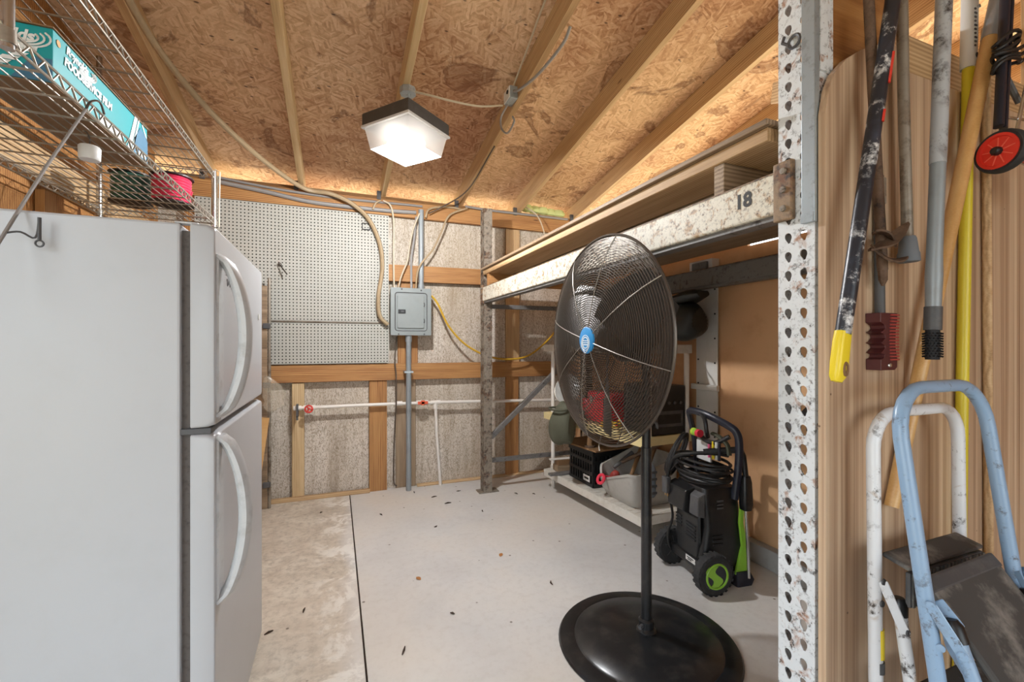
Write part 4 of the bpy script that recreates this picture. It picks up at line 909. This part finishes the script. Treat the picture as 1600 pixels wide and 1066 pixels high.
# raised front panel with pocket
MB().loft([[(-.064, y, z) for y, z in ((-.075, .13), (.075, .13), (.09, .22), (.085, .34), (-.085, .34), (-.09, .22))], [(-.050, y, z) for y, z in ((-.085, .12), (.085, .12), (.10, .22), (.095, .36), (-.095, .36), (-.10, .22))]]).build('front_panel', 'black_plastic', hb, False, .004)
MB().loft([[(-.100, y, z) for y, z in ((-.02, .36), (.115, .36), (.12, .47), (-.04, .47))], [(-.045, y, z) for y, z in ((-.03, .33), (.12, .33), (.125, .49), (-.05, .49))]]).build('storage_pocket', 'black_plastic', hb, False, .006)
MB().loft([[(-.085, y, z) for y, z in ((-.115, .36), (-.045, .36), (-.055, .46), (-.12, .46))], [(-.045, y, z) for y, z in ((-.12, .35), (-.04, .35), (-.045, .48), (-.125, .48))]]).build('side_pocket', 'dark_grey', hb, False, .006)
for i in range(5):
    MB().obox((-.066, -.035, .225+i*.017), (.008, .075, .007), Matrix.Rotation(.1, 3, 'X')).build('vent_slat', 'black_matte', hb, False)
    if i < 4: MB().obox((-.066, .062, .26+i*.017), (.008, .045, .007), Matrix.Rotation(.1, 3, 'X')).build('vent_slat', 'black_matte', hb, False)
    if i < 3: MB().obox((.02+.0, -.131, .22+i*.02), (.06, .006, .009)).build('vent_slat', 'black_matte', hb, False)
for i in range(3): MB().obox((.035, -.129, .40+i*.018), (.035, .006, .008)).build('vent_slat', 'dark_grey', hb, False)
lbm = MB().obox((-.074, -.045, .118), (.003, .075, .026)).build('label_sticker', 'label_white', pw, False)
for i, w_ in enumerate((.05, .03)): MB().obox((-.0765, -.045+.005*i, .123-.009*i), (.002, w_, .004)).build('label_print', 'print_black', lbm, False)
MB().loft([[(-.075, y, z) for y, z in ((-.13, .085), (.13, .085), (.13, .135), (-.13, .135))], [(.10, y, z) for y, z in ((-.13, .07), (.13, .07), (.13, .14), (-.13, .14))]]).build('axle_housing', 'black_plastic', pw, False, .008)
MB().tube([(-.037, -.175, .098), (-.037, .175, .098)], .011, 10).build('axle', 'dark_grey', pw)
for sgn in (-1, 1):
    Wm = frame((-.037, sgn*.140, .099), (1, 0, 0), (0, sgn, 0))
    ty = MB(); rings = []
    prof = [(.060, 0), (.088, 0), (.098, .008), (.098, .046), (.088, .054), (.060, .054)]
    ty.lathe(prof, 40, Wm, True); tr = ty.build('tyre', 'rubber', pw, 30)
    for k in range(20):
        a = k*2*PI/20; c = Wm @ Vector((.0975*math.cos(a), .0975*math.sin(a), .027)); R = (Wm @ Matrix.Rotation(a, 4, 'Z')).to_3x3()
        MB().obox(c, (.006, .014, .05), R).build('tread_block', 'rubber', tr, False)
    hm = 'green_plastic' if sgn < 0 else 'navy_plastic'
    disc = MB().lathe([(0, .050), (.066, .050), (.072, .054), (.072, .056), (0, .056)], 36, Wm, False).build('hub', 'navy_plastic', pw, 40)
    if sgn < 0:
        MB().ring(.058, .006, Wm @ Matrix.Translation((0, 0, .056)), 36, 6).build('hub_ring', 'green_plastic', disc)
        sp = []
        for t in [i/16 for i in range(17)]: sp.append((-.046+.03*math.sin(t*PI)*.2+.022*math.sin(t*2*PI)+.03, -.05+.1*t))
        out = [(x+.022, y) for x, y in sp] + [(x-.030, y) for x, y in reversed(sp)]
        MB().prism(out, Wm @ Matrix.Translation((0, 0, .0555)), .003).build('hub_emblem', 'green_plastic', disc, False)
    else:
        for k in range(6):
            a = k*PI/3; MB().tube([Wm @ Vector((.012*math.cos(a), .012*math.sin(a), .03)), Wm @ Vector((.062*math.cos(a), .062*math.sin(a), .03))], .006, 6).build('spoke', 'navy_plastic', disc)
        for k in range(6):
            a = k*PI/3+.3; MB().tube([Wm @ Vector((.012*math.cos(a), .012*math.sin(a), .004)), Wm @ Vector((.064*math.cos(a), .064*math.sin(a), .004))], .005, 6).build('spoke', 'dark_grey', disc)
MB().loft([sec(.12, .215, -.15, -.07, 0, .012), sec(.12, .225, -.155, -.07, .03, .012), sec(.12, .20, -.15, -.08, .075, .012)]).build('foot', 'navy_plastic', pw, 40)
MB().loft([sec(.12, .215, .07, .15, 0, .012), sec(.12, .225, .07, .155, .03, .012), sec(.12, .20, .08, .15, .075, .012)]).build('foot', 'navy_plastic', pw, 40)
yv = [(.115, .06), (.185, .06), (.188, .20), (.165, .32), (.175, .44), (.150, .44), (.140, .32), (.155, .2)]
for y0, y1 in ((-.142, -.128), (.128, .142)): MB().loft([[(x, y0, z) for x, z in yv], [(x, y1, z) for x, z in yv]]).build('green_trim', 'green_plastic', pw, False, .004)
hp = [(.12, -.13, .44), (.13, -.145, .60), (.13, -.15, .72), (.12, -.145, .775), (.10, -.12, .805), (.06, -.02, .845), (.045, .08, .858), (.045, .125, .850), (.055, .135, .82), (.08, .13, .70), (.10, .122, .44)]
MB().tube(spline(hp, 5), .015, 10, flat=1.3).build('handle', 'navy_plastic', pw)
MB().tube(spline([(.095, -.125, .755), (.06, -.07, .715), (.05, .0, .715), (.08, .11, .745)], 5), .012, 8).build('handle_crossbar', 'black_plastic', pw)
MB().tube(spline([(.055, .05, .855), (.03, -.02, .83), (.03, -.035, .77), (.05, -.02, .735)], 5), .011, 8).build('handle_loop', 'black_plastic', pw)
rnd = random.Random(4)
for i in range(11):
    z = .515+.014*(i % 8)+.01*(i//8); a_ = .150+rnd.uniform(-.018, .02); b_ = .105+rnd.uniform(-.012, .018); p = rnd.uniform(0, 6)
    MB().tube([(.045+b_*math.cos(t), .012+a_*math.sin(t), z+.012*math.sin(t+p)) for t in [2*PI*k/30 for k in range(30)]], .0068, 7, True).build('hose_loop', 'cable_black', pw)
for i in range(5):
    a_ = .10+rnd.uniform(-.012, .015); p = rnd.uniform(-.2, .2)
    MB().tube([(-.01+.07*math.cos(t)+.05*math.sin(t+p), .145+.05*math.cos(t)+.008*i, .61+a_*math.sin(t)) for t in [2*PI*k/28 for k in range(28)]], .0065, 7, True).build('cord_loop', 'cable_black', pw)
MB().tube(spline([(.10, -.11, .655), (.04, -.09, .665), (-.05, -.02, .655), (-.09, .06, .62), (-.10, .10, .55), (-.10, .115, .50)], 5), .010, 8).build('plug_cord', 'cable_black', pw)
MB().loft([[(-.105+x, .118+y, z) for x, y in rrect(.035, .045, .01, 3)] for z in (.415, .50)]).build('plug', 'dark_grey', pw, 40)
for y in (.108, .128): MB().box(-.108, -.102, y-.002, y+.002, .395, .416).build('plug_prong', 'pole_wood', pw, False)
MB().tube(spline([(-.09, .10, .36), (-.08, .10, .28), (-.10, .11, .20), (-.085, .125, .12), (-.05, .13, .09)], 5), .007, 7).build('lower_cord', 'cable_black', pw)
MB().tube([(.175, -.165, .05), (.165, -.155, .42)], .008, 10).build('wand', 'chrome', pw)
MB().loft([sec(.143, .190, -.178, -.132, .39, .014), sec(.138, .195, -.182, -.130, .42, .016), sec(.138, .19, -.18, -.130, .53, .016), sec(.145, .185, -.172, -.135, .56, .012)]).build('wand_grip', 'black_plastic', pw, 40)
MB().tube([(.165, -.155, .56), (.155, -.15, .66), (.13, -.14, .72)], .014, 10).build('wand_upper', 'black_plastic', pw)
MB().tube(spline([(.15, -.145, .69), (.07, -.10, .68), (0, -.05, .665)], 5), .017, 8).build('spray_gun', 'black_plastic', pw)
for i, (mt, x, y, z) in enumerate((('lime', .045, .055, .735), ('green_plastic', .043, .035, .735), ('red_plastic', .04, .012, .735))): MB().tube([(x-.02, y+.011, z+.015), (x-.02, y-.011, z+.015)], .021, 12).build('spray_nozzle', mt, pw)
for mt, y in (('pink', -.03), ('yellow_plastic', -.06), ('label_white', -.085), ('navy_plastic', -.105)): MB().tube([(.05, y, .63), (.05, y, .72)], .007, 8).build('nozzle_tube', mt, pw)
MB().tube(spline([(.07, -.03, .755), (.075, -.075, .745), (.09, -.115, .71), (.09, -.13, .66)], 5), .015, 8, flat=.6).build('hose_guide', 'canvas_green', pw)
MB().box(.065, .075, -.02, .09, .60, .70).build('backing_card', 'label_white', pw, False)

# ================================================================== tools hanging on the partition
def P(x, z, y=.70): return (x, y, z)
sc_ = thing('scraper_pole', 'paint-splattered black scraper pole with yellow plastic end', 'scraper', (1.15, .69, 1.15))
A = Vector((1.300, .672, 2.16)); B = Vector((1.091, .672, 1.245)); D = (B-A).normalized(); yx = frame(B, (0, 1, 0), D)
MB().tube([A, B], .0165, 16).build('shaft', 'pole_splat', sc_)
MB().tube([A+Vector((.016, 0, -.004)), B+Vector((.014, 0, -.003))], .003, 5).build('seam', 'cable_white', sc_)
MB().tube([B+D*(-.52)+Vector((.002, -.0165, 0)), B+D*(-.55)+Vector((.002, -.0165, 0))], .004, 5).tube([B+D*(-.62)+Vector((.004, -.0165, 0)), B+D*(-.70)+Vector((.004, -.0165, 0))], .004, 5).build('red_mark', 'valve_red', sc_)
MB().loft([[yx @ Vector((x*k, y*k+o, z)) for x, y in rrect(.026, .040, .010, 4)] for z, k, o in ((-.005, .95, 0), (.02, 1.0, 0), (.07, 1.02, .003), (.10, .9, .003), (.112, .6, .002))]).build('yellow_end', 'yellow_plastic', sc_, 50)
MB().ring(.010, .004, frame(B+D*.082+Vector((.008, -.012, 0)), (1, 0, 0), (0, -1, 0)) @ Matrix.Diagonal((.6, 1.4, 1, 1)), 16, 6).build('hang_hole', 'tool_wood', sc_)
au = thing('auger_rod', 'rusty iron rod with twisted auger blade hanging by the scraper', 'auger', (1.31, .70, 1.37))
MB().tube([(1.230, .700, 2.15), (1.261, .700, 1.75), (1.291, .700, 1.41)], .0115, 10).build('rod', 'rusty_iron', au)
def auger_leaf(p0, p1, wd, bow, twist):
    p0 = Vector(p0); p1 = Vector(p1); rings = []
    for i in range(11):
        t = i/10; c = p0+(p1-p0)*t+Vector((0, 0, bow*math.sin(PI*t))); w_ = wd*math.sin(PI*(.04+.92*t))**.7; a = twist*(t-.5)*2+.5
        d = Vector((0, math.cos(a)*w_, math.sin(a)*w_)); n = Vector((0, -math.sin(a)*.0025, math.cos(a)*.0025)); rings.append([c-d-n, c+d-n, c+d+n, c-d+n])
    return MB().loft(rings).build('auger_blade', 'rusty_iron', au)
auger_leaf((1.217, .688, 1.452), (1.348, .674, 1.528), .018, -.012, .5); auger_leaf((1.222, .686, 1.462), (1.343, .676, 1.442), .022, -.018, -.6)
auger_leaf((1.240, .690, 1.50), (1.318, .684, 1.47), .020, .010, .9)
MB().tube([(1.290, .700, 1.43), (1.293, .700, 1.385), (1.292, .700, 1.37)], [.012, .010, .003], 8).build('tip', 'rusty_iron', au)
sw = thing('grip_tool', 'steel bar with maroon finger grip handle hanging behind the auger', 'tool', (1.29, .725, 1.15))
MB().tube([(1.318, .724, 1.66), (1.325, .724, 1.28)], .0115, 12).build('bar', 'dark_grey', sw)
MB().obox((1.319, .716, 1.62), (.018, .012, .07)).build('bar_sleeve', 'steel_pole', sw, False, .003)
gp = [(1.2832, 1.302), (1.2832, 1.278), (1.3006, 1.27), (1.3035, 1.262), (1.2948, 1.256), (1.2832, 1.252), (1.3006, 1.246), (1.3035, 1.238), (1.2919, 1.228), (1.2832, 1.225), (1.3006, 1.219), (1.3035, 1.212), (1.2919, 1.204), (1.2846, 1.2), (1.3006, 1.194), (1.2977, 1.187), (1.2846, 1.183), (1.2846, 1.155), (1.3426, 1.155), (1.3528, 1.162), (1.3528, 1.185), (1.3456, 1.215), (1.347, 1.26), (1.3528, 1.285), (1.3528, 1.302)]
gb = MB().loft([[(x, .700, z) for x, z in gp], [(x, .735, z) for x, z in gp]]).build('grip', 'grip_maroon', sw, False, .0012)
g0 = None
for i in range(15):
    g0 = MB().box(1.322, 1.357, .697, .712, 1.18, 1.184).build('grip_rib', 'grip_red', gb, False) if g0 is None else (twin(g0, (WL[g0].x-.003*math.sin(PI*i/14), WL[g0].y, WL[g0].z+i*.0082), gb) and g0)
MB().lathe([(.006, 0), (.005, .003), (0, .004)], 12, frame((1.318, .699, 1.168), (1, 0, 0), (0, -1, 0)), False).build('screw', 'chrome', gb)
cn = thing('walking_cane', 'worn metal cane with grey rubber tip hanging on the partition', 'cane', (1.39, .70, 1.44))
MB().tube([(1.372, .70, 2.16), (1.378, .70, 1.9), (1.397, .70, 1.49)], .0125, 14).build('shaft', 'steel_pole', cn)
MB().tube([(1.386, .715, 2.16), (1.398, .715, 1.9), (1.412, .715, 1.50)], .007, 8).build('backing_rod', 'rusty_iron', cn)
tm = frame((1.398, .70, 1.505), (0, 1, 0), (.05, 0, -1))
MB().lathe([(.0155, 0), (.018, .006), (.0215, .04), (.0235, .045), (.0245, .066), (.020, .068), (0, .066)], 24, tm).build('rubber_tip', 'rubber_grey', cn)
gpole = thing('painted_pole', 'grey pole with peeling paint and black bristle end', 'pole', (1.45, .662, 1.18))
MB().tube([(1.488, .662, 2.25), (1.453, .662, 1.717), (1.451, .662, 1.69)], .0175, 16).build('peeling_section', 'pole_peel', gpole)
MB().tube([(1.452, .662, 1.70), (1.436, .662, 1.45), (1.434, .662, 1.40), (1.430, .662, 1.29)], [.0165, .0165, .018, .0155], 16).build('shaft', 'conduit_grey', gpole)
MB().tube([(1.431, .662, 1.318), (1.428, .662, 1.258)], .0185, 16).build('collar', 'dark_grey', gpole)
br = MB()
for i in range(10):
    for k in range(12):
        a = k*2*PI/12+i*.3; z = 1.255-.0065*i; c = Vector((1.428, .662, z)); o = Vector((math.cos(a), math.sin(a), -.35))
        br.tube([c+o*.008, c+o*.0205], .0022, 4)
br.tube([(1.428, .662, 1.26), (1.427, .662, 1.182)], .0145, 12); tag(br.build('bristles', 'bristle', gpole), None, None, None, 'stuff')
yp = thing('yellow_pole', 'yellow extension pole with white sleeve standing against the partition', 'pole', (1.64, .728, 0))
MB().tube([(1.758, .729, 2.06), (1.722, .729, 1.03), (1.700, .729, .012)], .0145, 16).build('yellow_tube', 'yellow_pole', yp)
MB().tube([(1.769, .729, 2.36), (1.757, .729, 2.045)], .0195, 18).build('sleeve', 'label_white', yp)
MB().lathe([(.005, 0), (.005, .004), (0, .004)], 10, frame((1.764, .7095, 2.22), (1, 0, 0), (0, -1, 0)), False).build('button', 'duct_tape', yp)
for i in range(10): MB().box(1.745, 1.746+.006*(1+(i*7 % 3)*.4), .7085, .7110, 2.10+i*.012, 2.104+i*.012).build('sleeve_print', 'dark_grey', yp, False)
MB().lathe([(.008, 0), (.008, .001), (0, .001)], 12, frame((1.757, .7095, 2.075), (1, 0, 0), (0, -1, 0)), False).build('sleeve_emblem', 'dark_grey', yp)
MB().tube([(1.700, .729, .02), (1.700, .729, 0)], .0155, 14).build('end_cap', 'black_plastic', yp)
bs = thing('broom_stick', 'varnished wooden broom stick with silver tape leaning across the yellow pole', 'stick', (1.3, .6, 0))
A = Vector((1.845, .680, 2.36)); B = Vector((1.363, .7185, .793)); Q = lambda z: A+(B-A)*((A.z-z)/(A.z-B.z))
MB().tube([A, Q(2.12), B], [.0195, .0190, .016], 18).build('stick', 'pole_wood', bs)
MB().tube([Q(2.36), Q(2.11)], .0203, 18).build('tape_wrap', 'duct_tape', bs)
tp = thing('thin_pole', 'thin pale wooden pole standing behind the folding cart wheel', 'pole', (1.80, .735, 0))
MB().tube([(1.864, .733, 2.2), (1.888, .733, 0)], .011, 12).build('pole', 'lumber_tan', tp)

# folding luggage cart
ca = thing('luggage_cart', 'folding luggage cart with red wheels hanging upside down', 'cart', (1.75, .66, 1.72))
def wheel(c, r, ax):
    Wm = frame(c, (0, 0, 1), ax)
    ty = MB().lathe([(r*.80, 0), (r*.94, -.002), (r, .006), (r, .020), (r*.94, .028), (r*.80, .026), (r*.80, 0)], 40, Wm, False).build('tyre', 'rubber', ca, 40)
    rm = MB().lathe([(0, .002), (r*.66, .002), (r*.70, -.004), (r*.82, -.004), (r*.82, .024), (0, .024)], 40, Wm, False).build('wheel_rim', 'wheel_red', ca, 35)
    for k in range(9):
        a = k*2*PI/9; MB().loft([[Wm @ Vector((q*math.cos(a+o), q*math.sin(a+o), h)) for q, o, h in ((r*.18, -.12, -.001), (r*.64, -.03, .001), (r*.64, .03, .001), (r*.18, .12, -.001))], [Wm @ Vector((q*math.cos(a+o), q*math.sin(a+o), .004)) for q, o in ((r*.18, -.12), (r*.64, -.03), (r*.64, .03), (r*.18, .12))]]).build('wheel_spoke', 'spoke_red', rm, False)
    MB().lathe([(r*.20, 0), (r*.20, -.010), (r*.14, -.016), (0, -.016)], 20, Wm).build('hub_cap', 'black_plastic', ca)
wheel((1.690, .640, 1.752), .058, (1, -.22, -.05)); wheel((1.93, .62, 1.728), .058, (1, -.22, -.05))
MB().tube([(1.70, .641, 1.752), (1.91, .643, 1.741)], .007, 10).build('axle', 'chrome', ca)
MB().tube([(1.694, .640, 1.82), (1.745, .640, 2.35)], .015, 10, flat=.7).build('frame_tube', 'navy_plastic', ca)
MB().tube([(1.722, .641, 1.82), (1.773, .641, 2.35)], .012, 10, flat=.7).build('frame_tube', 'navy_plastic', ca)
for z in (1.80, 1.87): MB().tube([(1.76, .66, z), (2.1, .60, z)], .004, 8).build('basket_wire', 'chrome', ca)
MB().tube([(1.81, .65, 1.81), (1.85, .64, 1.98), (1.95, .62, 2.18)], .005, 8).build('basket_wire', 'chrome', ca)
MB().tube([(1.86, .66, 1.93), (1.79, .67, 2.02)], .008, 8).build('strut', 'dark_grey', ca)
for i in range(6):
    z = 2.00+.014*i; rr = random.Random(i).uniform(-.006, .008)
    MB().tube([(1.735+(.050+rr)*math.cos(t), .640+.0185*math.sin(t), z+.022*math.cos(t+.4)+.006*math.sin(2*t+i)) for t in [2*PI*k/22 for k in range(22)]], .0048, 7, True).build('bungee_loop', 'cable_black', ca)
for i in range(3):
    MB().tube(spline([(1.80, .640, 2.02+.02*i), (1.86, .63, 2.05+.02*i), (1.95, .62, 2.04+.025*i), (2.05, .60, 2.0+.03*i)], 5), .005, 7).build('bungee_strap', 'cable_black', ca)
MB().tube(spline([(1.80, .64, 2.35), (1.86, .63, 2.2), (1.93, .62, 2.16), (2.02, .6, 2.2)], 5), .012, 8).build('chrome_bar', 'chrome', ca)

# ================================================================== stepladders
def lean(y0, z0, k): return lambda z: y0 - k*(z0-z)
def uframe(xl, xr, zt, fy, r, rad, mat, parent, name='handle_frame', zb=0.012, flare=0.0):
    pts = []
    zs = [zb, .3, .6, zt-rad]
    for z in zs: pts.append((xl-flare*(1-z/zt), fy(z), z))
    for i in range(1, 7): a = PI-PI/2*i/6; pts.append((xl+rad+rad*math.cos(a), fy(zt-rad+rad*math.sin(a)), zt-rad+rad*math.sin(a)))
    for i in range(0, 7): a = PI/2-PI/2*i/6; pts.append((xr-rad+rad*math.cos(a), fy(zt-rad+rad*math.sin(a)), zt-rad+rad*math.sin(a)))
    for z in reversed(zs[:-1]): pts.append((xr+flare*(1-z/zt), fy(z), z))
    return MB().tube(pts, r, 14).build(name, mat, parent)
def plate(name, corners, th_, mat, parent, bevel=.006):
    c = [Vector(p) for p in corners]; n = (c[1]-c[0]).cross(c[3]-c[0]).normalized()*th_
    return MB().loft([c, [p-n for p in c]]).build(name, mat, parent, False, bevel)
# white ladder, behind
lw = thing('stepladder', 'white paint-chipped folding stepladder with ribbed black steps', 'stepladder', (1.42, .66, 0))
fy = lean(.679, 1.05, .010)
uframe(1.214, 1.584, 1.052, fy, .0145, .085, 'ladder_white', lw)
for x, s in ((1.243, 1), (1.556, -1)):
    MB().tube([(x, .640, .60), (x, .60, .3), (x, .555, .012)], .0135, 12).build('front_leg', 'ladder_white', lw)
    MB().lathe([(.0175, 0), (.0175, .03), (.010, .040), (0, .041)], 14, Matrix.Translation((x, .640, .580))).build('leg_cap', 'black_plastic', lw)
    MB().tube([(x, .556, .02), (x, .555, 0)], .017, 12).build('foot', 'black_plastic', lw)
    xx = 1.214 if s > 0 else 1.584
    board('link_bar', (xx-.002*s, fy(.66)-.018, .655), (x-.010*s, .622, .545), .020, .003, (0, 0, 1), 'ladder_white', lw)
    for p in ((xx-.002*s, fy(.66)-.0195, .655), (xx, fy(.6)-.0145, .60), (x-.008*s, .619, .550)): MB().lathe([(.008, 0), (.007, .003), (0, .004)], 12, frame(p, (1, 0, 0), (-.5, -1, 0)), False).build('rivet', 'dark_grey', lw)
for z, y in ((.690, .680), (.37, .65)):
    s_ = plate('step', [(1.238, y-.004, z+.014), (1.560, y-.004, z+.014), (1.560, y-.062, z), (1.238, y-.062, z)], .012, 'step_tread', lw)
    f0 = None
    MB().box(1.242, 1.556, y-.063, y-.052, z-.085, z-.003).build('step_front', 'dark_grey', s_, False, .003)
    for i in range(20):
        f0 = MB().box(1.248, 1.257, y-.0665, y-.062, z-.083, z-.006).build('step_rib', 'step_tread', s_, False) if f0 is None else (twin(f0, (WL[f0].x+i*.0158, WL[f0].y, WL[f0].z), s_) and f0)
for x in (1.214, 1.584): MB().tube([(x, fy(.01), .025), (x, fy(0), 0)], .019, 12).build('foot', 'black_plastic', lw)
MB().tube([(1.217, fy(.53)-.0024, .535), (1.217, fy(.46)-.0024, .465)], .0140, 14).build('warning_sticker', 'yellow_plastic', lw)
MB().tube([(1.217, fy(.45)-.0024, .457), (1.217, fy(.42)-.0024, .430)], .0140, 14).build('sticker_print', 'dark_grey', lw)
# blue ladder, in front
lb = thing('stepladder', 'light blue folding stepladder with dusty black platform step', 'stepladder', (1.33, .5, 0))
fy2 = lean(.600, 1.10, .13)
uframe(1.152, 1.510, 1.122, fy2, .0145, .105, 'ladder_blue', lb)
plate('platform', [(1.192, .572, .692), (1.470, .572, .700), (1.470, .385, .462), (1.192, .385, .455)], .016, 'step_tread', lb, .008)
plate('platform_edge', [(1.188, .582, .700), (1.474, .582, .708), (1.474, .560, .684), (1.188, .560, .676)], .018, 'dark_grey', lb, .005)
st_ = plate('lower_step', [(1.195, .50, .36), (1.468, .50, .36), (1.468, .40, .25), (1.195, .40, .25)], .02, 'dark_grey', lb, .006)
for x, s in ((1.174, 1), (1.488, -1)):
    MB().tube([(x, .505, .628), (x+.003*s, .43, .40), (x+.006*s, .30, .012)], .0135, 12).build('front_leg', 'ladder_blue', lb)
    MB().lathe([(.0175, 0), (.0175, .03), (.011, .042), (0, .044)], 14, frame((x, .502, .616), (1, 0, 0), (0, .33, 1))).build('leg_cap', 'black_plastic', lb)
    MB().tube([(x+.006*s, .306, .02), (x+.006*s, .30, 0)], .017, 12).build('foot', 'black_plastic', lb)
    xx = 1.152 if s > 0 else 1.510
    board('link_bar', (xx-.010*s, fy2(.68)-.012, .682), (x-.017*s, .487, .600), .022, .003, (0, 0, 1), 'ladder_blue', lb)
    board('link_bar', (xx+.016*s, fy2(.68)-.012, .686), (x+.012*s, .505, .640), .020, .003, (0, 0, 1), 'ladder_blue', lb)
    for p in ((xx-.012*s, fy2(.68)-.014, .682), (xx-.004*s, fy2(.60)-.015, .60), (x-.019*s, .487, .602)): MB().lathe([(.009, 0), (.008, .003), (0, .004)], 12, frame(p, (0, 0, 1), (-1*s, -.6, 0)), False).build('rivet', 'ladder_blue', lb)
    MB().tube([(xx, fy2(.02), .03), (xx, fy2(0), 0)], .019, 12).build('foot', 'black_plastic', lb)
plate('cross_brace', [(1.168, .528, .628), (1.178, .524, .590), (1.182, .41, .42), (1.172, .43, .47)], .003, 'ladder_blue', lb, 0)

# ================================================================== litter on the floor
def leaf(c, r, a, s=.03):
    R = Matrix.Translation((c[0], c[1], .0015)) @ Matrix.Rotation(a, 4, 'Z')
    pts = [(-1, 0), (-.5, .42), (0, .55), (.5, .38), (1, 0), (.5, -.36), (0, -.5), (-.5, -.4)]
    m = MB(); m.loft([[R @ Vector((x*s*.6, y*s*.8, .006*abs(y)+.003*x)) for x, y in pts], [R @ Vector((x*s*.6, y*s*.8, .0015+.006*abs(y)+.003*x)) for x, y in pts]]); return m
for i, (x, y, a) in enumerate(((.889, 2.412, .9), (.40, 2.327, 2.2))):
    tag(leaf((x, y), 0, a, .028).build('dry_leaf', 'leaf'), ('small dry leaf on the open floor towards the fan base', 'small dry leaf on the grey slab beside the floor joint')[i], 'leaf', 'dry leaves on the floor')
rnd = random.Random(11)
spots = [(1.025, 2.032), (-.136, 2.241), (-.264, 2.122), (.49, 1.966), (.73, 3.53), (.80, 3.35), (1.37, 3.36), (.95, 3.6), (.62, 2.95), (1.0, 3.1), (.6, 3.7), (.3, 3.3), (1.25, 1.75), (1.5, 3.3), (-.1, 3.5), (.25, 1.8)]
for i, (x, y) in enumerate(spots):
    a = rnd.uniform(0, 3); l = rnd.uniform(.010, .026); R = Matrix.Rotation(a, 3, 'Z')
    tag(MB().tube([Vector((x, y, .004))+R @ Vector((-l, 0, 0)), Vector((x, y, .005))+R @ Vector((0, rnd.uniform(-.006, .006), 0)), Vector((x, y, .004))+R @ Vector((l, 0, 0))], [.002, .0045, .002], 6).build('debris_bit', 'debris'), 'tiny dark bit of bark debris on the concrete floor', 'debris', 'bark debris on the floor')
